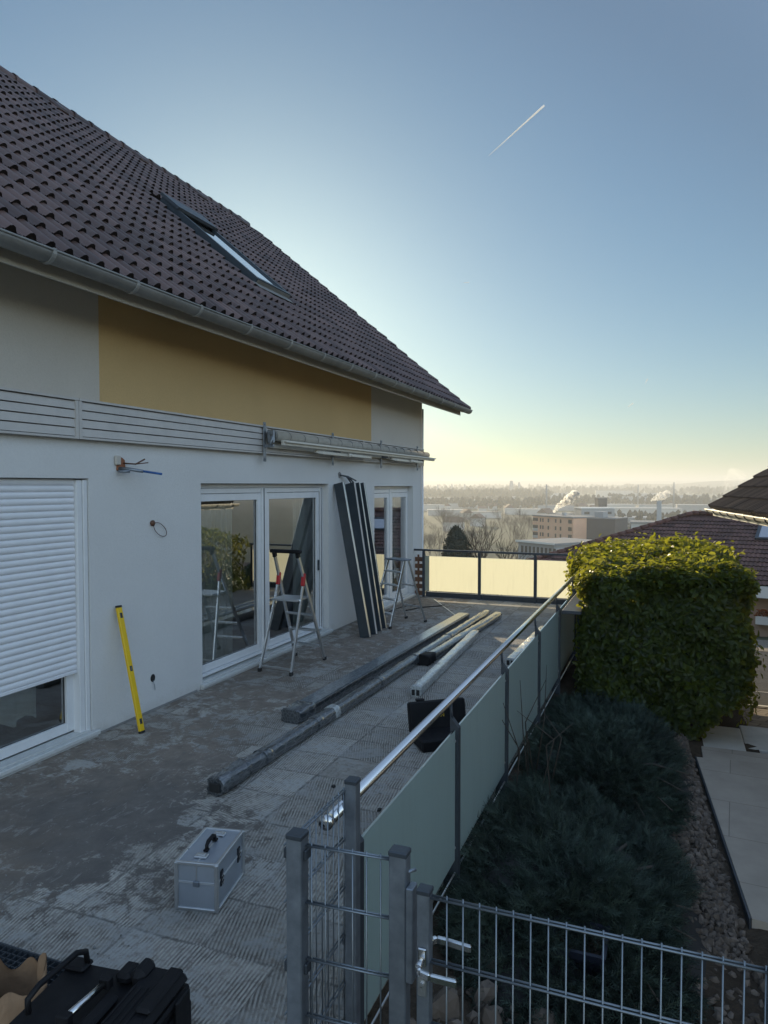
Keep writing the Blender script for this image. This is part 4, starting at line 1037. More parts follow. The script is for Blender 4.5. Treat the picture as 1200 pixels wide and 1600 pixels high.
for y in (5.0, 5.9, 6.25, 7.4, 8.6, 10.0): beam(MB(), (-3.075 + (y - 4.42) * .0224, y, 0), (-3.075 + (y - 4.32) * .0224, y + .10, 0), .143, .131, .004, 4, .05, 4).build('tape_glint_band', 'wrap_white' if y in (6.25,) else 'wrap_dark', b2)  # the one white band stands in for glints on the film
b3 = thing('wrapped_beam', (-2.77, 10.4, 0), 'film wrapped dark tube crossing beside the longest tube', 'beam')
beam(MB(), (-2.85, 8.66, 0), (-2.68, 12.15, 0), .145, .115, .005, 36, .045, 4).build('body', 'wrap_dark', b3)
beam(MB(), (-2.855, 8.60, 0), (-2.84, 8.85, 0), .165, .13, .012, 6, .04, 3).build('end_wrap', 'black_plastic', b3)
def profile_beam(name, label, p0, p1, w=.115, h=.115):
    t_ = thing('wrapped_profile', p0, label, 'profile'); beam(MB(), p0, p1, w, h, .003, 50, .022, 3).build('body', 'wrap_white', t_)
    p0v, p1v = Vector(p0), Vector(p1); ax = (p1v - p0v).normalized(); s_ = Vector((ax.y, -ax.x, 0)); m_ = MB()
    for u in (-.026, .026):
        m_.cut(); c = p0v - ax * .003 + s_ * u; m_.bar(c + Vector((0, 0, .045)), c + ax * .002 + Vector((0, 0, .045)), .036, .062)
    build_each(m_, 'open_end', 'hole', t_); return t_
profile_beam('a', 'short film wrapped aluminium profile with open chambers next to the black case', (-2.51, 7.30, 0), (-2.66, 10.5, 0))
profile_beam('b', 'film wrapped aluminium profile lying along the foot of the glass railing', (-1.82, 8.98, 0), (-1.76, 11.25, 0), .12, .10)

# open black case behind the railing
ca = thing('machine_case', (-1.86, 6.0, 0), 'open black plastic case with upright lid on the floor behind the railing', 'case')
fr = frame3((-1.863, 6.0, 0), (.78, .62))
part(MB().bbox((-.19, -.15, 0), (.36, .15, .10), .012), fr, 'base', 'black_plastic', ca)
n_ = MB().bbox((-.19, .155, .07), (.36, .225, .34), .014); n_.xf(Matrix.Translation((0, .165, .1)) @ Matrix.Rotation(R(-14), 4, 'X') @ Matrix.Translation((0, -.165, -.1)))
part(n_, fr, 'lid', 'black_plastic', ca)
for a_ in (((-.11, .18, .332), (-.03, .22, .355)), ((.20, .18, .332), (.28, .22, .355))):
    mb = MB().bbox(*a_, .006); mb.xf(Matrix.Translation((0, .05, -.005))); part(mb, fr, 'latch', 'black_plastic', ca)
part(MB().bbox((-.04, -.18, .035), (.20, -.151, .07), .008), fr, 'handle', 'black_plastic', ca)
cu = bpy.data.curves.new('lettering', 'FONT'); cu.body = 'STAN'; cu.size = .045; cu.extrude = .001
ob = bpy.data.objects.new('lettering', cu); COL.objects.link(ob)
bpy.context.view_layer.update(); dg = bpy.context.evaluated_depsgraph_get()
me = bpy.data.meshes.new_from_object(ob.evaluated_get(dg)); bpy.data.objects.remove(ob)
mb = MB(); mb.add([v.co.copy() for v in me.vertices], [list(p.vertices) for p in me.polygons])
mb.xf(Matrix.Translation((.03, .176, .19)) @ Matrix.Rotation(R(90 - 14), 4, 'X')); part(mb, fr, 'lettering', 'letter', ca)

# small things on the floor
mb = MB(); mb.tube([(-4.42 + .5 * t, 12.2 + 1.0 * t + .12 * math.sin(t * 5), .012) for t in [i / 16 for i in range(17)]], .010, 6)
mb.tube([(-4.6 + .15 * t, 11.3 + 1.6 * t, .012 + .05 * math.sin(t * 3)) for t in [i / 12 for i in range(13)]], .010, 6)
tag(mb.build('floor_cable', 'black_rubber', loc=(-4.3, 12.6, 0)), 'black cable curled on the floor behind the small step ladder', 'cable')
mb = MB(); mb.bar((-4.35, 13.75, .006), (-3.3, 11.9, .006), .025, .008)
tag(mb.build('batten', 'cream_metal', loc=(-3.8, 12.8, 0)), 'thin pale batten lying on the floor near the far railing', 'batten')
random.seed(5)
for i, (x, y) in enumerate(((-2.13, 5.48), (-2.33, 4.86), (-1.86, 4.62), (-1.5, 3.3), (-1.52, 3.62), (-2.72, 3.62))):
    mb = MB(); n_ = 7; pts = [(x + random.uniform(.6, 1.2) * .018 * math.cos(a), y + random.uniform(.6, 1.2) * .018 * math.sin(a), .002) for a in [2 * math.pi * k / n_ for k in range(n_)]]
    mb.prism(pts, (.002, .002, .012)); tag(mb.build('debris', 'hole', loc=(x, y, 0)), 'small black lump of debris on the ridged terrace floor', 'debris', 'lumps of debris on the terrace floor')

mb = MB(); random.seed(55)
CV = [Vector(p) for p in ((1, 0, 0), (-1, 0, 0), (0, 1, 0), (0, -1, 0), (0, 0, 1), (0, 0, -1))]; CF = [(0, 2, 4), (2, 1, 4), (1, 3, 4), (3, 0, 4), (2, 0, 5), (1, 2, 5), (3, 1, 5), (0, 3, 5)]
for _ in range(1500):
    x, y = random.uniform(-4.7, -1.3), 2.2 + 11 * random.random() ** 1.6
    if math.sin(x * 2.3 + y) * math.sin(y * 1.7 - x) < random.uniform(-.6, .6): continue
    q = .002 + .008 * random.random() ** 3; rot = Euler((random.random() * 6, random.random() * 6, random.random() * 6)).to_matrix()
    mb.add([Vector((x, y, q * .5)) + rot @ Vector((v.x * q * random.uniform(.6, 1.6), v.y * q, v.z * q * .7)) for v in CV], CF)
tag(mb.build('adhesive_crumbs', 'concrete'), kind='stuff')

# ------------------------------------------------------------------ planting
def leaf_add(mb, p, n, L, Wd, tone, droop=.15):
    n = n.normalized(); t = n.orthogonal().normalized(); t = Matrix.Rotation(random.uniform(0, 6.283), 3, n) @ t; b = n.cross(t)
    a = p; q = n * L * droop
    mb.add([a, a + t * L * .40 + b * Wd * .5 + n * .12 * Wd, a + t * L * .80 + b * Wd * .40 - q * .4, a + t * L - q, a + t * L * .80 - b * Wd * .40 - q * .4, a + t * L * .40 - b * Wd * .5 + n * .12 * Wd, a + t * L * .4 - n * .1 * Wd],
           [(0, 6, 1), (1, 6, 3, 2), (0, 5, 6), (6, 5, 4, 3)], 0, False, tone)
random.seed(21)
HX0, HX1, HY0, HY1 = -.98, .92, 8.75, 13.6
def htop(x, y):
    return 1.31 + .05 * math.sin(x * 2.1 + 1) + .04 * math.sin(y * 1.7) + .06 * (1 - x * x) * min(1, (y - 8.75) / 2) - .10 * max(0, (y - 11.5) / 2) * (1 if x > 0 else .2)
def hx0(y, z): return HX0 if y < 10.5 else HX0 - .42 * min(1, (y - 10.5) / .5)
def hbot(x): return -.62 if x < .35 else -.62 + .62 * min(1, (x - .35) / .57) ** .8
hedge = thing('hedge', (.1, 11, -.8), 'square clipped laurel hedge with sunlit yellow green top beside the path', 'hedge')
mb = MB()
def nz(p): return math.sin(p[0] * 6.3 + p[1] * 3.1) * math.sin(p[1] * 5.7 + p[2] * 5.1) * .07 + math.sin(p[2] * 9 + p[0] * 4) * .03 - .03 * (math.sin(p[0] * 13 + p[2] * 11) > .6)
def put(p, n, depth=.16, up=.25, L0=.055, L1=.10):
    d = random.random() ** 2 * depth
    q = Vector(p) - Vector(n) * (d - nz(p) + .01)
    nn = Vector(n) + Vector((random.gauss(0, .45), random.gauss(0, .45), random.gauss(0, .45) + up))
    L = random.uniform(L0, L1); leaf_add(mb, q, nn, L, L * .55, max(0, min(1, random.gauss(.40, .30))), random.uniform(.05, .35))
for _ in range(11000):     # front
    x = random.uniform(HX0, HX1); z0 = hbot(x); z = random.uniform(z0, htop(x, HY0) - .10)
    cr = min(1, min(x - HX0, HX1 - x) / .26, (htop(x, HY0) - z) / .30); put((x, HY0 + .20 * (1 - cr) ** 2 + (.18 * max(0, (-.15 - z))), z), (.25 * (1 - cr) * (1 if x > 0 else -1), -1, .05))
for _ in range(13000):     # top
    x = random.uniform(HX0 - .4, HX1); y = HY0 + (HY1 - HY0) * random.random() ** 1.5
    if x < hx0(y, 1): continue
    e_ = min(1, min(x - hx0(y, 1), HX1 - x, y - HY0) / .28)
    put((x, y, htop(x, y) - .16 * (1 - e_) ** 2), (0, -.15 * (1 - e_), 1), .14, .5)
for _ in range(2600):     # right side
    y = random.uniform(HY0, HY1); z = random.uniform(-.35, htop(HX1, y)); put((HX1 + .03 * math.sin(y * 3) + .04 * math.sin(z * 3.3 + 1), y, z), (1, 0, .1))
for _ in range(2600):     # left side
    y = random.uniform(HY0, HY1); z = random.uniform(-.3 if y < 10.5 else .0, htop(HX0, y)); put((hx0(y, z), y, z), (-1, 0, .1))
for _ in range(700):      # shoots standing proud of the top
    x = random.uniform(HX0, HX1); y = random.uniform(HY0, HY1)
    if math.sin(x * 5.1) * math.sin(y * 2.9) < .3: continue
    h = random.uniform(.02, .16)
    put((x, y, htop(x, y) + h), (random.gauss(0, .6), random.gauss(0, .6), .6), .02)
for k in range(7):
    h = .06 + .035 * k; put((.0 + random.gauss(0, .03), 9.9, htop(0, 9.9) + h), (random.gauss(0, 1), random.gauss(0, 1), .4), .01)
for _ in range(900):      # ragged hanging bottom edge
    x = random.uniform(.1, HX1); put((x, HY0 + random.uniform(0, 1.5), hbot(x) + random.uniform(-.12, .08)), (0, -.4, -1), .1, -.2)
mb.build('foliage', 'laurel', hedge)
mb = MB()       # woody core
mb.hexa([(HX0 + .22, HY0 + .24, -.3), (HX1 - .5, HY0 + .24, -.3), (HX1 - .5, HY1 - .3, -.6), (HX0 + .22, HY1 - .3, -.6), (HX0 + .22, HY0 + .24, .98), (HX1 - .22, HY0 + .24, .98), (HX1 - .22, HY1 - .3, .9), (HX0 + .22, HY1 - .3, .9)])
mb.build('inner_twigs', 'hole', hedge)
mb = MB()
for k in range(14):
    x, y = random.uniform(HX0 + .2, .5), random.uniform(HY0 + .25, HY1 - .5)
    mb.tube([(x, y, -1.2), (x + random.gauss(0, .08), y, -.3), (x + random.gauss(0, .2), y + random.gauss(0, .2), .7)], [.03, .025, .012], 6)
mb.build('stem', 'bark', hedge)

def juniper(label, cx, cy, rx, ry, n, seed, hmax):
    random.seed(seed); jt = thing('juniper', (cx, cy, bz(cx, cy)), label, 'shrub')
    mb = MB()
    for _ in range(n):
        a = random.uniform(0, 6.283); rr = math.sqrt(random.random())
        x = cx + rx * rr * math.cos(a); y = cy + ry * rr * math.sin(a)
        if x < -1.16 or x > .12 + .06 * math.sin(y * 5): continue
        prof = (1 - rr ** 5.0)
        hz_ = bz(x, y) + hmax * prof * (.66 + .34 * math.sin(x * 5.3 + seed + 1.3 * math.sin(y * 2.3)) * math.sin(y * 3.7 + seed)) + .06 * math.sin(x * 15 + 3 * math.sin(y * 4)) * math.sin(y * 11)
        z = hz_ - random.random() ** 2 * .16
        out = Vector((math.cos(a) * rx, math.sin(a) * ry, 0)).normalized() * (.35 + .65 * rr) + Vector((random.gauss(0, .45), random.gauss(0, .45), random.uniform(.05, .75)))
        out.normalize(); L = random.uniform(.06, .15); s_ = out.cross(Vector((random.gauss(0, 1), random.gauss(0, 1), random.gauss(0, 1)))).normalized()
        base = Vector((x, y, z)); tone = max(0, min(1, random.gauss(.42, .2) + .28 * math.sin(x * 9 + 2 * math.sin(y * 5)) * math.sin(y * 7 + x * 3))); up = s_.cross(out)  # clump waves paint lit tips and dark gaps into the tone
        for k in range(5):
            q = k / 5; c = base + out * L * q + up * .015 * q
            for sg in (-1, 1):
                tip = c + out * L * .32 + s_ * sg * L * .30 * (1 - q * .6) + up * random.uniform(-.012, .012)
                w_ = out * .0055
                mb.add([c - w_, c + w_, tip], [(0, 1, 2)], 0, False, tone)
        mb.add([base - s_ * .004, base + s_ * .004, base + out * L * 1.15], [(0, 1, 2)], 0, False, tone)
    mb.build('foliage', 'juniper', jt)
    mb = MB()
    for k in range(16):
        a = random.uniform(0, 6.283); mb.tube([(cx, cy, bz(cx, cy)), (cx + .5 * rx * math.cos(a), cy + .5 * ry * math.sin(a), bz(cx, cy) + hmax * .30), (max(-1.1, min(.5, cx + .85 * rx * math.cos(a))), cy + .85 * ry * math.sin(a), bz(cx, cy) + hmax * .2)], [.018, .012, .005], 6)
    mb.build('branch', 'bark', jt)
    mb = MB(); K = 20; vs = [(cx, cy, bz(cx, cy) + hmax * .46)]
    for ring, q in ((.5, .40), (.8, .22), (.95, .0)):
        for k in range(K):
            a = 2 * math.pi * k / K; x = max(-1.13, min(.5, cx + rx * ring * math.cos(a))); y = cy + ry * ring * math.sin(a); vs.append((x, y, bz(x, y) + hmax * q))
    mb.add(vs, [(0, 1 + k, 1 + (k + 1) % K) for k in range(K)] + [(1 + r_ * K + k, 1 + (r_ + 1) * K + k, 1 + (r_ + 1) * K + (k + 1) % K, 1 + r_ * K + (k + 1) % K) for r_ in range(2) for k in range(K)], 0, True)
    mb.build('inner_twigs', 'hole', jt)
juniper('blue green creeping juniper spreading between railing and gravel, nearest to the gate', -.50, 4.75, .84, 1.45, 14000, 4, .33)
juniper('blue green creeping juniper at the foot of the laurel hedge', -.50, 7.2, .84, 1.95, 15000, 9, .30)
tw = thing('dry_stems', (-.95, 5.6, -.2), 'thin bare dry stems rising beside the railing through the juniper', 'plant')
mb = MB(); random.seed(8)
for k in range(9):
    x, y = -1.0 + random.uniform(-.1, .25), 5.6 + random.uniform(-.35, .6); mb.tube([(x, y, -.2), (x + random.gauss(0, .05), y + random.gauss(0, .08), .25), (x + random.gauss(0, .12), y + random.gauss(0, .15), random.uniform(.4, .75))], [.006, .005, .002], 5)
mb.build('stem', 'bark', tw)

# gravel and stones
random.seed(2)
def ico(sub):
    bm = bmesh.new(); bmesh.ops.create_icosphere(bm, subdivisions=sub, radius=1); v = [x.co.copy() for x in bm.verts]; f = [[q.index for q in p.verts] for p in bm.faces]; bm.free(); return v, f
IV, IF = ico(2); JV, JF = ico(1)
def stone(mb, c, s, smooth=False, hi=False):
    V_, F_ = (IV, IF) if hi else (JV, JF)
    rot = Euler((random.uniform(0, 6), random.uniform(0, 6), random.uniform(0, 6))).to_matrix(); sc = Vector((random.uniform(.7, 1.3), random.uniform(.6, 1.1), random.uniform(.45, .8))) * s
    ph = random.uniform(0, 9)
    mb.add([Vector(c) + rot @ Vector((v.x * sc.x, v.y * sc.y, v.z * sc.z)) * (1 + .22 * math.sin(v.x * 3.1 + ph) * math.cos(v.y * 2.7 + ph) + .08 * math.sin(v.z * 6 + ph * 2)) for v in V_], F_, 0, smooth, max(0, min(1, random.gauss(.42, .25))))
mb = MB()
for _ in range(3000):
    y = random.uniform(2.6, 8.9); xe = .52 - (y - 5.3) * .075; x = xe - abs(random.gauss(0, .28)) - .02 if y > 4.8 else random.uniform(-1.1, .6)
    if x < -1.1: continue
    s = random.uniform(.018, .042); stone(mb, (x, y, bz(x, y) + s * .35), s)
tag(mb.build('gravel', 'stones'), kind='stuff')
big = []
for i in range(34):
    x = random.uniform(-1.0, -.15); y = random.uniform(2.75, 3.75); s = random.uniform(.05, .12)
    if any((x - a) ** 2 + (y - b_) ** 2 < (s + c) ** 2 * .8 for a, b_, c in big): continue
    big.append((x, y, s)); mb = MB(); stone(mb, (x, y, bz(x, y) + s * .45), s, False, True)
    tag(mb.build('garden_rock', 'stones', loc=(x, y, bz(x, y))), 'rough grey rock on the garden bed behind the gate', 'rock', 'loose rocks behind the gate')
PX, PY = -.42, 4.02; z0 = bz(PX, PY) - .04
po = thing('plant_pot', (PX, PY, z0), 'dark blue square plant pot half under the juniper', 'pot')
mb = MB()
def ring(w, z): return [(PX - w, PY - w, z), (PX + w, PY - w, z), (PX + w, PY + w, z), (PX - w, PY + w, z)]
for (w0, z_0), (w1, z_1) in (((.10, 0), (.135, .22)), ((.135, .22), (.15, .22)), ((.15, .22), (.155, .26)), ((.155, .26), (.13, .26)), ((.13, .26), (.125, .20))):
    q = ring(w0, z0 + z_0) + ring(w1, z0 + z_1); mb.add(q, [(k, (k + 1) % 4, 4 + (k + 1) % 4, 4 + k) for k in range(4)])
mb.build('body', 'pot', po)
mb = MB(); mb.add(ring(.127, z0 + .215), [(0, 1, 2, 3)]); mb.build('earth', 'soil', po)
ln = thing('stone_lantern', (-.17, 3.25, bz(-.17, 3.25)), 'round grey stone ball lantern with a dark opening behind the gate', 'lantern'); z0 = bz(-.17, 3.25)
mb = MB(); mb.lathe([(.06, 0)] + [(.10 * math.sin(a), .09 - .10 * math.cos(a)) for a in [R(40 + i * 14) for i in range(10)]] + [(0, .19)], (-.17, 3.25, z0), 24); mb.build('body', 'lantern', ln)
mb = MB(); mb.lathe([(0, 0), (.045, 0), (.05, -.012)], (0, 0, 0), 16); mb.xf(Matrix.Translation((-.185, 3.18, z0 + .155)) @ Matrix.Rotation(R(50), 4, 'X')); mb.build('opening', 'hole', ln)

# ------------------------------------------------------------------ neighbouring houses
# house with hipped roof straight beyond the hedge
def rot_frame(o, yaw): return Matrix.Translation(o) @ Matrix.Rotation(R(yaw), 4, 'Z')
def clip_roof(mb, parent_m, e_len, slope_len, rise_ang, pitch, gauge, keepf, mi=0, prof=.03, step=.04):
    ca, sa = math.cos(R(rise_ang)), math.sin(R(rise_ang))
    n0 = len(mb.v)
    tiled(mb, Vector((0, 0, 0)), Vector((0, ca, sa)), Vector((1, 0, 0)), Vector((0, -sa, ca)), int(slope_len / gauge), gauge, int(e_len / pitch), pitch, h=prof, step=step, keep=keepf)
    mb.xf(parent_m, n0)
# B: local x along the eave, y into the house; origin at the left eave corner
EB = Vector((3.5, 31.3, -1.60)); eyaw = math.degrees(math.atan2(-.23, .973))
FB = rot_frame(EB, eyaw) @ Matrix.Translation((-10.6, 0, 0))
bh = thing('neighbour_house', tuple(FB @ Vector((8, 6, -2.6))), 'beige bungalow with broad hipped brown tile roof beyond the street', 'house')
RUN, RISE, LEN = 6.05, 2.48, 13.2; ANG = math.degrees(math.atan2(RISE, RUN)); SLB = math.hypot(RUN, RISE)
mb = MB(); gB, pB = .385, .33
clip_roof(mb, FB, LEN, SLB, ANG, pB, gB, lambda r, c: (r * gB) * math.cos(R(ANG)) * 1.12 - .10 < (c + .2) * pB, 0, .022)
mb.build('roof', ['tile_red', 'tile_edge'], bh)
mb = MB()
P = [Vector(p) for p in ((-.02, -.02, -.02), (LEN, -.02, -.02), (LEN, RUN, RISE - .02), (6.8, RUN, RISE - .02), (-.02, 2 * RUN, -.02), (LEN, 2 * RUN, -.02))]
mb.add([FB @ p for p in P], [(0, 1, 2, 3), (0, 3, 4), (4, 3, 2, 5)])
mb.build('roof_side', 'tile_red', bh)
mb = MB()
a_, b_ = FB @ Vector((0, 0, .06)), FB @ Vector((6.8, RUN, RISE + .05))
nseg = 24
for k in range(nseg):
    q0, q1 = a_.lerp(b_, k / nseg), a_.lerp(b_, (k + 1.12) / nseg); mb.tube([q0 + Vector((0, 0, .02)), q1], [.12, .10], 8, tone=random.random())
a_, b_ = FB @ Vector((6.8, RUN, RISE + .05)), FB @ Vector((LEN, RUN, RISE + .05))
for k in range(20):
    q0, q1 = a_.lerp(b_, k / 20), a_.lerp(b_, (k + 1.1) / 20); mb.tube([q0 + Vector((0, 0, .015)), q1], [.12, .11], 8, tone=random.random())
a_, b_ = FB @ Vector((0, 2 * RUN, .06)), FB @ Vector((6.8, RUN, RISE + .05)); mb.tube([a_, b_], .11, 8)
mb.build('hip_cap', 'tile_red', bh)
mb = MB()
def lb(mb, fr, lo, hi):
    n0 = len(mb.v); mb.box(lo, hi); mb.xf(fr, n0); return mb
lb(mb, FB, (-.05, -.06, -.50), (LEN, .02, -.04)); lb(mb, FB, (-.05, .021, -.50), (.02, 2 * RUN, -.04)); mb.build('fascia', 'near_white', bh)
mb = MB(); lb(mb, FB, (.6, .75, -5.2), (LEN - .3, 2 * RUN - .7, -.10)); mb.prism([FB @ Vector((LEN - .35, .75, -.1)), FB @ Vector((LEN - .35, 2 * RUN - .7, -.1)), FB @ Vector((LEN - .35, RUN, RISE - .15))], FB.to_3x3() @ Vector((.05, 0, 0))); lb(mb, FB, (.021, .021, -.49), (LEN, .749, -.45)); mb.build('wall', 'beige', bh)
fb = thing('flower_box', tuple(FB @ Vector((10.9, .5, -1.6))), 'white window box with orange brown plants on the beige wall', 'flower box')
mb = MB(); lb(mb, FB, (10.35, .38, -1.62), (12.0, .74, -1.30)); mb.build('box', 'near_white', fb)
mb = MB(); random.seed(14)
for _ in range(420): leaf_add(mb, FB @ Vector((random.uniform(10.35, 12.0), random.uniform(.35, .7), -1.33 + random.random() * .28)), Vector((random.gauss(0, 1), random.gauss(0, 1), 1)), .11, .05, random.random())
mb.build('plants', 'flower', fb)
random.seed(15)
gp_ = thing('garden_plant', tuple(FB @ Vector((11.2, .3, -2.7))), 'dark clumped plant at the foot of the beige wall', 'plant'); mb = MB()
for _ in range(700):
    a = random.uniform(0, 6.28); r_ = random.random() ** .5
    leaf_add(mb, FB @ Vector((11.0 + .9 * r_ * math.cos(a), .1 + .4 * r_ * math.sin(a), -2.9 + .75 * random.random() * (1.1 - r_))), Vector((math.cos(a), math.sin(a), .8)), .16, .06, random.random())
mb.build('foliage', 'shrub', gp_)
# skylight on that roof
def slB(x, u, n): return FB @ Vector((x, u * math.cos(R(ANG)) - n * math.sin(R(ANG)), u * math.sin(R(ANG)) + n * math.cos(R(ANG))))
def sb2(mb, x0, x1, u0_, u1_, n0, n1): mb.hexa([slB(x0, u0_, n0), slB(x1, u0_, n0), slB(x1, u1_, n0), slB(x0, u1_, n0), slB(x0, u0_, n1), slB(x1, u0_, n1), slB(x1, u1_, n1), slB(x0, u1_, n1)])
mb = MB()
for a in ((9.85, 9.98, 3.9, 5.4), (11.1, 11.23, 3.9, 5.4), (9.981, 11.099, 3.9, 4.02), (9.981, 11.099, 5.28, 5.4)): sb2(mb, *a, -.02, .13)
sk2 = mb.build('skylight', 'dark_metal', bh)
mb = MB(); sb2(mb, 9.98, 11.10, 4.02, 5.28, .08, .10); mb.build('pane', 'roof_glass', sk2)

# C: house on the right; eave runs towards the camera, roof rises to the right
dC = Vector((.136, -.990, 0)); nC = Vector((.990, .136, 0)); OC = Vector((.89, 16.4, 1.84)); angC = 35
FC = Matrix(((dC.x, nC.x, 0, OC.x), (dC.y, nC.y, 0, OC.y), (0, 0, 1, OC.z), (0, 0, 0, 1)))
ch = thing('neighbour_house', (7, 10, -1), 'house with black brown corrugated tiles and pale gutter cutting in at the picture edge', 'house')
mb = MB(); gC = .345
clip_roof(mb, FC, 15.9, 6.4, angC, .28, gC, None, 0, .055, .05)
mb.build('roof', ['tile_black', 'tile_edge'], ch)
ca, sa = math.cos(R(angC)), math.sin(R(angC)); mb = MB()
def pC(x, u, n): return FC @ Vector((x, u * ca - n * sa, u * sa + n * ca))
mb.hexa([pC(.02, 0, -.14), pC(15.8, 0, -.14), pC(15.8, 6.5, -.14), pC(.02, 6.5, -.14), pC(.02, 0, -.01), pC(15.8, 0, -.01), pC(15.8, 6.5, -.01), pC(.02, 6.5, -.01)])
q = [FC @ Vector((x, y, z)) for x, y, z in ((0, 6.5 * ca, 6.5 * sa), (15.8, 6.5 * ca, 6.5 * sa), (15.8, 13 * ca, 0), (0, 13 * ca, 0))]
mb.hexa([p - Vector((0, 0, .14)) for p in q] + q); mb.build('roof_boarding', 'tile_black', ch)
mb = MB(); n = 8; gr = .07; vs = []
for i in range(21):
    x = -.18 + 16 * i / 20
    for k in range(n + 1):
        a = math.pi + math.pi * k / n; vs.append(FC @ Vector((x, -.045 + gr * math.cos(a), -.045 + gr * math.sin(a))))
mb.add(vs, [(i * (n + 1) + k, i * (n + 1) + k + 1, (i + 1) * (n + 1) + k + 1, (i + 1) * (n + 1) + k) for i in range(20) for k in range(n)], 0, True)
mb.tube([FC @ Vector((-.18, -.045 - gr, -.045)), FC @ Vector((15.8, -.045 - gr, -.045))], .012, 6)
mb.bar(FC @ Vector((-.1, .05, -.10)), FC @ Vector((15.8, .05, -.10)), .03, .16)
gC_ = mb.build('gutter', 'cream_metal', ch)
mb = MB()
for i in range(18):
    x = .05 + i * .62; mb.cut()
    for k in range(n): 
        a0, a1 = math.pi + math.pi * k / n, math.pi + math.pi * (k + 1) / n
        mb.bar(FC @ Vector((x, -.045 + (gr + .005) * math.cos(a0), -.045 + (gr + .005) * math.sin(a0))), FC @ Vector((x, -.045 + (gr + .005) * math.cos(a1), -.045 + (gr + .005) * math.sin(a1))), .025, .006, up=(0, 1, .01))
build_each(mb, 'gutter_bracket', 'dark_metal', gC_)
mb = MB(); lb(mb, FC, (2.2, 1.05, -6), (15.4, 13 * ca - .8, -.1))
mb.prism([FC @ Vector((2.2, 1.05, -.1)), FC @ Vector((2.2, 13 * ca - .8, -.1)), FC @ Vector((2.2, 6.5 * ca, 6.5 * sa - .75))], FC.to_3x3() @ Vector((13.2, 0, 0))); mb.build('wall', 'wall_cream', ch)
for x in (5.2, 8.6, 12.0):
    mb = MB(); lb(mb, FC, (x, 1.00, -1.9), (x + 1.2, 1.048, -.7)); mb.build('window', 'dark_opening', ch)

# ------------------------------------------------------------------ trees and shrubs down the slope
def bare_tree(seed, H, depth=5, spread=.55, r0=.022, seg=5):
    random.seed(seed); mb = MB()
    def grow(p, d, L, r, lev):
        n = 3; pts = [p]; q = p; dd = d.copy()
        for i in range(n):
            dd = (dd + Vector((random.gauss(0, .10), random.gauss(0, .10), random.gauss(.04, .06)))).normalized(); q = q + dd * L / n; pts.append(q)
        mb.tube(pts, [r * (1 - .4 * i / n) for i in range(n + 1)], max(3, seg - lev), cap=False)
        if lev >= depth: return
        for i in range(random.choice((2, 3, 3)) + (1 if lev == 0 else 0)):
            ax = dd.orthogonal().normalized(); ax = Matrix.Rotation(random.uniform(0, 6.283), 3, dd) @ ax
            nd = (dd * math.cos(spread * random.uniform(.5, 1.3)) + ax * math.sin(spread * random.uniform(.6, 1.4))).normalized()
            grow(pts[-1] if i < 2 else pts[2], nd, L * random.uniform(.62, .86), r * .58, lev + 1)
        if lev > 0: grow(pts[-1], dd, L * .75, r * .6, lev + 1)
    grow(Vector((0, 0, 0)), Vector((0, 0, 1)), H * .30, H * r0, 0)
    return mb
def at_px(x, y, k):
    cy_, sy_ = math.cos(R(YAW)), math.sin(R(YAW)); cp, sp = math.cos(R(PITCH)), math.sin(R(PITCH))
    u, v = (x - 600) / F * k, -(y - 800) / F * k
    fw = Vector((-sy_ * cp, cy_ * cp, -sp)); rt = Vector((cy_, sy_, 0)); up = Vector((-sy_ * sp, cy_ * sp, cp))
    return Vector((0, 0, 2.3)) + fw * k + rt * u + up * v
def bare_thing(name, px, k, H, seed, label, group=None, **kw):
    p = at_px(px, 760, k); z = gz(p.x, p.y) - .2
    t_ = thing(name, (p.x, p.y, z), label, 'tree', group); mb = bare_tree(seed, H, **kw)
    o = MB(); o.v = [v + Vector((p.x, p.y, z)) for v in mb.v]; o.f = mb.f; o.mi = mb.mi; o.sm = mb.sm; o.tone = mb.tone
    o.build('branches', 'bark' if k < 100 else 'far_bark', t_); return t_
bare_thing('bare_tree', 772, 62, 10.5, 5, 'large bare tree with forking crown standing just beyond the far railing', depth=5, spread=.52, r0=.021)
bare_thing('bare_shrub', 668, 30, 3.6, 12, 'leafless pale shrub poking up behind the left end of the far railing', depth=4, spread=.8, r0=.014)
bare_thing('bare_shrub', 700, 34, 3.4, 17, 'leafless twiggy shrub behind the far railing under the conifer', depth=4, spread=.85, r0=.012)
T0 = []
random.seed(31)
for i, sd in enumerate((41, 42, 43)):
    T0.append(bare_thing('bare_tree', (672, 738, 800)[i], (250, 270, 300)[i], (18, 17, 16)[i], sd, 'hazy bare tree in the row along the valley meadow', 'bare trees along the valley meadow', depth=5, spread=.34, r0=.013, seg=4))
def copy_to(o, px, k, sc, dz=0):
    c = copy_tree(o); p = at_px(px, 760, k); c.location = (p.x, p.y, gz(p.x, p.y) - .2 + dz); c.scale = (sc, sc, sc * random.uniform(.9, 1.15)); c.rotation_euler = (0, 0, random.uniform(0, 6.28)); return c
for px in (655, 664, 683, 693, 704, 716, 727, 750, 762, 783, 795, 812, 822, 836, 690, 740, 826):
    copy_to(random.choice(T0), px + random.uniform(-4, 4), random.uniform(250, 440), random.uniform(.75, 1.15))
for px in (925, 945, 968, 985, 1005, 870, 905):
    copy_to(random.choice(T0), px, random.uniform(360, 460), random.uniform(.8, 1.1))
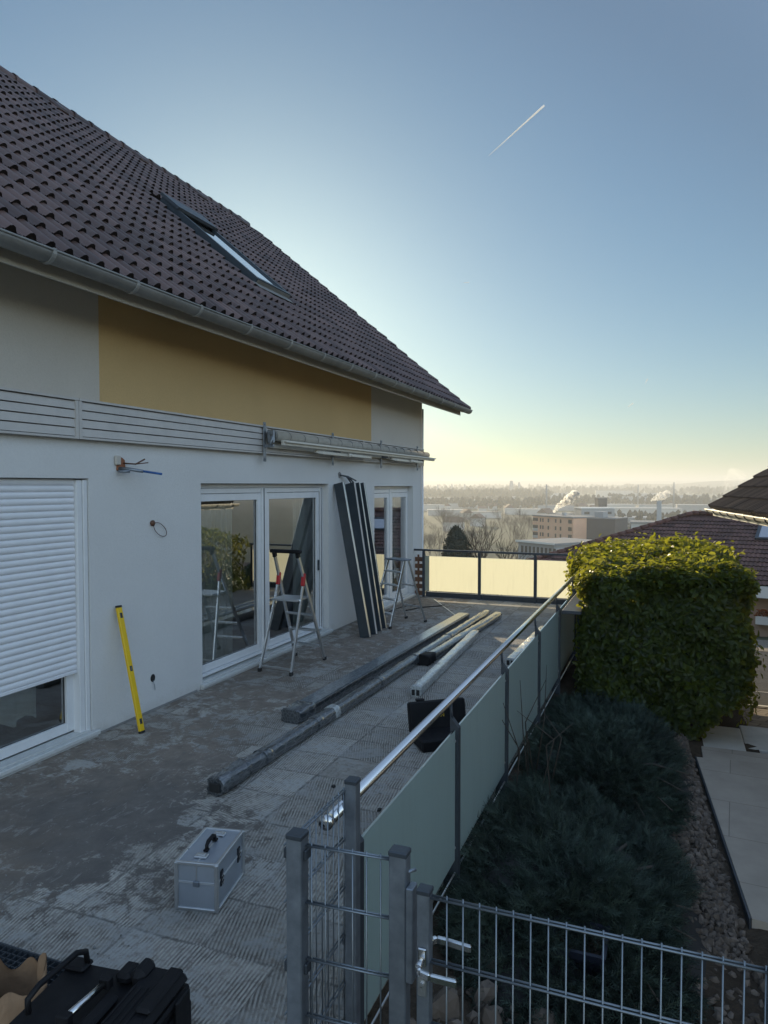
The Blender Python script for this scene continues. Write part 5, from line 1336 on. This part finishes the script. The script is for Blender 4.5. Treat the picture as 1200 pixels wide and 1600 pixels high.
# conifer
p = at_px(713, 826, 58); zc = gz(p.x, p.y); Hc = p.z - zc
ct = thing('conifer', (p.x, p.y, zc), 'dark rounded conifer standing in front of the bare valley trees', 'tree')
random.seed(6); mb = MB()
for _ in range(6500):
    q = random.random() ** .8; a = random.uniform(0, 6.283)
    rmax = 2.25 * (max(0, 1 - q) ** .5) * (1 + .16 * math.sin(a * 3 + q * 9) + .12 * math.sin(a * 7 - q * 23)) + .05
    rr = rmax * (1 - random.random() ** 2 * .55)
    c = Vector((p.x + rr * math.cos(a), p.y + rr * math.sin(a), zc + 1.0 + (Hc - 1.0) * q))
    nn = Vector((math.cos(a), math.sin(a), random.uniform(-.3, .9))); L = random.uniform(.2, .42)
    leaf_add(mb, c, nn, L, L * .42, max(0, min(1, random.gauss(.45, .25))), .2)
mb.build('crown', 'conifer', ct)
mb = MB(); mb.tube([(p.x, p.y, zc - .3), (p.x, p.y, zc + Hc * .5), (p.x, p.y, zc + Hc * .92)], [.22, .15, .03], 8); mb.build('trunk', 'bark', ct)

# ------------------------------------------------------------------ the valley
ZT = -10.6
def frame_from(p0, p1):
    d = (p1 - p0); d.z = 0; L = d.length; x = d.normalized(); y = Vector((-x.y, x.x, 0))
    return Matrix(((x.x, y.x, 0, p0.x), (x.y, y.y, 0, p0.y), (0, 0, 1, 0), (0, 0, 0, 1))), L
pL, pC_, pR_, pD = at_px(833, 803, 300), at_px(896, 811, 278), at_px(908, 812, 283), at_px(961, 813, 274)
ap = thing('apartment_block', (pC_.x, pC_.y, -30), 'salmon coloured flat roofed apartment block with small windows in the valley', 'building')
fa, La = frame_from(pL, pC_)
mb = MB(); lb(mb, fa, (0, 0, -31), (La, 13, ZT)); mb.build('wall', 'far_pink', ap)
mb = MB(); lb(mb, fa, (-.3, -.3, ZT + .01), (La + .3, 13.3, ZT + .5)); mb.build('roof', 'far_roof', ap)
for rI in range(5):
    for q in (.20, .26, .40, .58, .70):
        z = ZT - 2.2 - rI * 2.95; mb = MB(); lb(mb, fa, (La * q - .45, -.04, z), (La * q + .45, .12, z + 1.5)); mb.build('window', 'dark_opening', ap)
    z = ZT - 3.0 - rI * 2.95
    mb = MB(); lb(mb, fa, (-.02, -.05, z + 1.0), (La * .13, .9, z + 2.3)); mb.build('balcony_recess', 'dark_opening', ap)
    mb = MB(); lb(mb, fa, (-.05, -.12, z - .2), (La * .13, -.055, z + .95)); mb.build('balcony_rail', 'far_white' if rI in (1, 2) else 'far_pink', ap)
    mb = MB(); lb(mb, fa, (La * .88, -.05, z + .9), (La * .965, .9, z + 2.4)); mb.build('balcony_recess', 'dark_opening', ap)
fd, Ld = frame_from(pC_ + (pR_ - pC_) * .9, pD)
db = thing('dark_block', (pD.x, pD.y, -30), 'dark clad flat roofed block adjoining the salmon apartment block', 'building')
mb = MB(); lb(mb, fd, (0.2, 0.1, -31), (Ld, 14, ZT - .15)); mb.build('wall', 'far_dark', db)
mb = MB(); lb(mb, fd, (.1, 0, ZT - .14), (Ld + .2, 14.2, ZT + .15)); mb.build('roof', 'far_roof', db)
mb = MB(); lb(mb, fd, (Ld * .30, 4, ZT + .16), (Ld * .55, 9, ZT + 2.4)); mb.build('roof_house', 'far_grey', db)
mb = MB(); lb(mb, fa, (La * .50, 5, ZT + .51), (La * .505 + 1.2, 6.2, ZT + 1.8)); mb.build('roof_box', 'far_white', ap)
fl = thing('flat_roofed_hall', tuple(at_px(840, 850, 170)), 'low flat roofed hall with pale roof edge below the apartment block', 'building')
f2, L2 = frame_from(at_px(810, 844, 175), at_px(866, 847, 165)); zt = at_px(810, 844, 175).z
mb = MB(); lb(mb, f2, (0, 0, -31), (L2, 16, zt - .6)); mb.build('wall', 'far_grey', fl)
mb = MB(); lb(mb, f2, (-.4, -.4, zt - .59), (L2 + .4, 16.4, zt)); mb.build('roof', 'far_roof', fl)
mb = MB(); lb(mb, f2, (-.5, -.5, zt - .35), (L2 + .5, -.405, zt + .1)); mb.build('roof_edge', 'near_white', fl)
mb = MB()
for i in range(9): mb.cut(); lb(mb, f2, (1.0 + i * L2 / 9, -.06, zt - 3.4), (1.0 + (i + .6) * L2 / 9, .05, zt - 1.2))
build_each(mb, 'window', 'dark_opening', fl)
# halls and blocks of the town; one kind per mesh, each building an object
random.seed(77)
def town(px, k, wdt, dep, hgt, wall, roof, label, group, yaw=None, slots=False):
    p = at_px(px, 760, k); z = gz(p.x, p.y); t_ = thing('town_building', (p.x, p.y, z), label, 'building', group)
    fr_ = Matrix.Translation((p.x, p.y, z)) @ Matrix.Rotation(R(YAW + (random.uniform(-25, 25) if yaw is None else yaw)), 4, 'Z')
    mb = MB(); lb(mb, fr_, (-wdt / 2, 0, -1), (wdt / 2, dep, hgt)); mb.build('wall', wall, t_)
    mb = MB(); lb(mb, fr_, (-wdt / 2 - .3, -.3, hgt + .01), (wdt / 2 + .3, dep + .3, hgt + .6)); mb.build('roof', roof, t_)
    mb = MB(); n = max(3, int(wdt / 7))
    for fl_ in range(max(1, int(hgt / 3.6))):
        for i in range(n): mb.cut(); lb(mb, fr_, (-wdt / 2 + (i + .25) * wdt / n, -.08, 1.2 + fl_ * 3.5), (-wdt / 2 + (i + .72) * wdt / n, .05, 2.7 + fl_ * 3.5))
    if k < 700: build_each(mb, 'window', 'dark_opening', t_)
    return t_
town(1028, 245, 17, 12, 19, 'far_white', 'far_roof', 'white block with a tall white chimney peeping over the hipped roof', None, -20)
mb = MB(); p = at_px(1030, 790, 255); mb.bbox((p.x - .8, p.y - .8, -31), (p.x + .8, p.y + .8, -3.3), .1); tag(mb.build('chimney', 'far_white', loc=(p.x, p.y, -30)), 'slim white chimney rising above the hipped roof ridge', 'chimney')
town(935, 420, 20, 12, 18.5, 'far_grey', 'near_white', 'grey block with bright roof behind the dark clad block', None, 5)
town(942, 470, 6, 6, 23.5, 'far_dark', 'far_roof', 'slim dark tower block behind the bright roofed block', None, 5)
specs = [(995, 560, 90, 30, 8), (1060, 620, 70, 30, 7), (1010, 760, 120, 40, 9), (900, 640, 60, 30, 8), (1095, 800, 80, 40, 12), (1040, 900, 110, 40, 9), (960, 880, 90, 40, 10),
         (870, 900, 80, 30, 8), (815, 780, 60, 30, 7), (760, 700, 50, 25, 7), (700, 760, 70, 25, 7), (730, 980, 100, 30, 9), (665, 900, 60, 30, 9), (1110, 1100, 120, 50, 14), (1000, 1150, 160, 50, 16),
         (930, 1200, 120, 40, 11), (850, 1250, 90, 40, 10), (1070, 1350, 140, 50, 16), (780, 1400, 120, 40, 12), (680, 1300, 110, 40, 12), (1020, 1500, 130, 50, 18), (880, 1700, 150, 50, 16), (720, 1800, 160, 50, 15), (960, 1900, 160, 60, 22), (1120, 600, 60, 25, 9)]
for i, (px, k, w_, d_, h_) in enumerate(specs):
    pale = i % 3 != 1
    town(px, k, w_ * .6, d_ * .7, h_ * .8, 'far_white' if pale else 'far_grey', 'far_roof' if i % 2 else 'far_white', 'pale low hall in the hazy town across the valley' if pale else 'grey low hall in the hazy town across the valley', 'pale halls in the hazy town' if pale else 'grey halls in the hazy town')
random.seed(78)
for i in range(34):
    k = random.uniform(480, 1500); px = random.uniform(660, 1115); p = at_px(px, 760, k); z = gz(p.x, p.y); s_ = random.uniform(4.5, 7)
    t_ = thing('far_house', (p.x, p.y, z), 'tiny gabled house in the hazy town across the valley', 'house', 'gabled houses in the hazy town')
    fr_ = Matrix.Translation((p.x, p.y, z)) @ Matrix.Rotation(random.uniform(0, 3), 4, 'Z')
    mb = MB(); lb(mb, fr_, (-s_, -s_ * .7, -1), (s_, s_ * .7, s_)); mb.build('wall', 'far_white', t_)
    mb = MB(); mb.prism([fr_ @ Vector(q) for q in ((-s_ * 1.05, -s_ * .8, s_ + .02), (-s_ * 1.05, s_ * .8, s_ + .02), (-s_ * 1.05, 0, s_ * 1.6))], fr_.to_3x3() @ Vector((s_ * 2.1, 0, 0))); mb.build('roof', 'far_redroof', t_)
# masts and chimneys
random.seed(79)
for i, (px, k, h_, r_, lab) in enumerate(((854, 700, 33, .9, 'tall lattice mast rising over the salmon apartment block'), (684, 1900, 34, 3, 'short factory chimney in the haze left of the bare tree'), (706, 2000, 36, 3, 'slim factory chimney in the haze above the conifer'),
                                      (726, 2050, 35, 4, 'broad factory chimney in the haze above the bare tree'), (799, 1900, 44, 7, 'high stepped silo tower on the hazy skyline'), (1053, 900, 36, 1.0, 'thin mast above the halls right of the dark block'), (997, 950, 33, .9, 'thin mast above the town between dark block and hipped roof'), (811, 1950, 40, 4, 'narrow silo beside the stepped silo tower'))):
    p = at_px(px, 760, k); z = gz(p.x, p.y); mb = MB(); mb.tube([(p.x, p.y, z), (p.x, p.y, z + h_ * .7), (p.x, p.y, z + h_)], [r_, r_ * .8, r_ * .55], 10)
    if i == 0:
        for q in (.75, .84, .93): mb.bar((p.x - 2.2, p.y, z + h_ * q), (p.x + 2.2, p.y, z + h_ * q), .5, .5)
    tag(mb.build('mast' if 'mast' in lab else 'chimney', 'far_grey', loc=(p.x, p.y, z)), lab, 'mast' if 'mast' in lab else 'chimney')
# woods: masses of bare crowns
def wood(px0, px1, k0, k1, n, h0, h1, seed):
    random.seed(seed); mb = MB()
    for _ in range(n):
        p = at_px(random.uniform(px0, px1), 760, random.uniform(k0, k1)); z = gz(p.x, p.y); h = random.uniform(h0, h1); s_ = h * random.uniform(.25, .42)
        for q in range(3):
            c = Vector((p.x + random.gauss(0, s_ * .5), p.y + random.gauss(0, s_ * .5), z + h * (.45 + .22 * q)))
            ph = random.uniform(0, 9)
            mb.add([c + Vector((v.x * s_ * (1 - .22 * q), v.y * s_ * (1 - .22 * q), v.z * h * .30)) * (1 + .3 * math.sin(v.x * 5 + ph) * math.cos(v.z * 4 + ph)) for v in JV], JF, 0, False)
    return tag(mb.build('far_wood', 'far_wood'), kind='stuff')
wood(560, 860, 900, 1100, 170, 9, 14, 1); wood(840, 1130, 1000, 1300, 170, 10, 16, 2); wood(520, 1250, 2100, 2600, 420, 16, 26, 3); wood(620, 860, 1350, 1700, 190, 14, 22, 4)
wood(940, 1130, 520, 640, 60, 7, 10, 5); wood(500, 1300, 3200, 4200, 420, 20, 34, 6)
# hills on the horizon
def hill(name, px0, px1, k, prof, dep, mat='hill'):
    mb = MB(); n = 60; vs = []
    for i in range(n + 1):
        q = i / n; p = at_px(px0 + (px1 - px0) * q, 760, k); d = Vector((p.x, p.y, 0)).normalized(); h = prof(q)
        for f_, g_ in ((0, -32), (.35, -32 + (h + 32) * .62), (.7, h), (1.0, h * .9), (1.6, -32)):
            vs.append(Vector((p.x, p.y, g_)) + d * dep * f_)
    mb.add(vs, [(i * 5 + j, i * 5 + 5 + j, i * 5 + 6 + j, i * 5 + 1 + j) for i in range(n) for j in range(4)], 0, True)
    return struct(mb.build(name, mat))
hill('hills', 900, 1500, 3300, lambda q: -22 + 50 * min(1, q * 2.6) ** .7 + 5 * math.sin(q * 17) + 2 * math.sin(q * 43), 1300)
hill('distant_hills', 560, 1500, 6600, lambda q: 30 + 26 * (q ** .6) + 6 * math.sin(q * 11) + 3 * math.sin(q * 29), 1300)
# things right of the view, lit by the sun and mirrored in the windows
random.seed(81)
for i, (x, y, w_) in enumerate(((62, 150, 11), (84, 172, 12), (48, 190, 11), (110, 180, 13), (75, 215, 12), (130, 150, 12), (40, 150, 10), (60, 240, 14), (95, 235, 12))):
    z = gz(x, y); t_ = thing('hillside_house', (x, y, z), 'white gabled house on the slope to the right of the terrace', 'house', 'white houses right of the terrace')
    fr_ = Matrix.Translation((x, y, z)) @ Matrix.Rotation(R(random.uniform(-30, 30)), 4, 'Z')
    mb = MB(); lb(mb, fr_, (-w_ / 2, -w_ * .4, -3), (w_ / 2, w_ * .4, 5)); mb.build('wall', 'far_white', t_)
    mb = MB(); mb.prism([fr_ @ Vector(q) for q in ((-w_ * .55, -w_ * .46, 5.02), (-w_ * .55, w_ * .46, 5.02), (-w_ * .55, 0, 8.2))], fr_.to_3x3() @ Vector((w_ * 1.1, 0, 0))); mb.build('roof', 'far_redroof', t_)
    mb = MB()
    for q in (-.3, 0, .3): mb.cut(); lb(mb, fr_, (w_ * q - .5, -w_ * .4 - .05, 1.5), (w_ * q + .5, -w_ * .4 + .05, 3.2)); mb.cut(); lb(mb, fr_, (-w_ / 2 - .05, w_ * q * .6 - .5, 1.5), (-w_ / 2 + .05, w_ * q * .6 + .5, 3.2))
    build_each(mb, 'window', 'dark_opening', t_)
random.seed(83); sh0 = None
for i, (x, y, sc_) in enumerate(((4.6, 20.5, 1), (6.2, 22.5, 1.1), (7.9, 24, 1), (9.6, 26, 1.2), (11.5, 28.5, 1.2), (13.6, 31, 1.3), (5.6, 25.5, .9))):
    z = gz(x, y)
    if sh0 is None:
        sh0 = thing('garden_shrub', (x, y, z), 'dense green garden shrub right of the terrace', 'shrub', 'garden shrubs right of the terrace'); mb = MB()
        for _ in range(2600):
            a = random.uniform(0, 6.28); q = random.random(); r_ = 1.25 * (1 - q ** 2.5) * (1 + .2 * math.sin(3 * a + 5 * q)) * (1 - .4 * random.random() ** 2)
            leaf_add(mb, Vector((x + r_ * math.cos(a), y + r_ * math.sin(a), z + .2 + 2.1 * q)), Vector((math.cos(a), math.sin(a), .6)), .22, .13, random.random())
        mb.build('foliage', 'shrub', sh0); mb = MB(); mb.tube([(x, y, z - .2), (x, y, z + 1.4)], [.08, .04], 6); mb.build('stem', 'bark', sh0)
    else:
        c = copy_tree(sh0); c.location = (x, y, z); c.scale = (sc_, sc_, sc_); c.rotation_euler = (0, 0, i)
# smoke
def smoke(px, py, k, size, lean, rise, label, seed, dens=.25):
    random.seed(seed); c = at_px(px, py, k); rt = Vector((math.cos(R(YAW)), math.sin(R(YAW)), 0)); mb = MB()
    for q in [i / 9 for i in range(10)]:
        for j in range(2):
            s_ = size * (.16 + .42 * q) * random.uniform(.7, 1.2); o = c + rt * (lean * q + random.gauss(0, size * .22 * q)) + Vector((0, random.gauss(0, size * .2 * q), rise * q ** .8 + random.gauss(0, size * .15 * q)))
            ph = random.uniform(0, 9); mb.add([o + v * s_ * (1 + .25 * math.sin(v.x * 4 + ph) * math.cos(v.z * 5 + ph)) for v in IV], IF, 0, True)
    t = NT('steam'); v = t.coord(); n_ = t.noise(v, 1.6 / size * 2, 4, .6)
    d = t.math('MULTIPLY', t.ramp(n_, [(.40, 0.0), (.62, 1.0)]), dens * 6 / size)
    vol = t.node('ShaderNodeVolumePrincipled', {'Color': (.99, .99, .98, 1), 'Density': d, 'Anisotropy': .6})
    o = mb.build('smoke_plume', t.done(None, vol), loc=tuple(c)); return tag(o, label, 'smoke')
smoke(866, 799, 330, 4.2, 9, 7.0, 'white steam plume drifting from the roof of the salmon apartment block', 4, 2.2)
smoke(1018, 782, 900, 9, 16, 7, 'small white steam puff above the halls right of the dark block', 7, 1.2)
smoke(1128, 778, 700, 14, 14, 20, 'pale smoke column beside the corrugated tile roof', 9, .14)
# contrail
t = NT('contrail_ice'); n_ = t.noise(t.coord(), .004, 3)
t_m = t.done(t.node('ShaderNodeMixShader', {0: .5, 1: t.node('ShaderNodeBsdfDiffuse', {'Color': (.9, .9, .9, 1)}).outputs[0], 2: t.node('ShaderNodeBsdfTranslucent', {'Color': (.9, .9, .9, 1)}).outputs[0]}))
def contrail(x0, y0, x1, y1, r0, r1, label):
    a, b_ = at_px(x0, y0, 14000), at_px(x1, y1, 14000); mb = MB(); n = 12
    mb.tube([a.lerp(b_, i / n) for i in range(n + 1)], [r0 + (r1 - r0) * i / n for i in range(n + 1)], 8)
    tag(mb.build('contrail', t_m, loc=tuple(a)), label, 'contrail')
contrail(764, 243, 850, 165, 3, 20, 'long thin white contrail crossing the blue sky')
contrail(1008, 599, 1012, 592, 4, 9, 'very short contrail low in the sky above the dark block')
contrail(981, 636, 989, 630, 4, 9, 'short contrail just left of and below the other low one')
contrail(724, 442, 733, 441, 3, 6, 'faint short contrail level with the skylight')

# ------------------------------------------------------------------ haze
HAZE = .00038
mb = MB(); mb.box((-9600, -460, -33), (9600, 9400, 72))
t = NT('valley_haze'); vol = t.node('ShaderNodeVolumePrincipled', {'Color': (.84, .85, .85, 1), 'Density': HAZE, 'Anisotropy': .30})
o = mb.build('haze', t.done(None, vol)); o['kind'] = 'stuff'; o.display_type = 'WIRE'
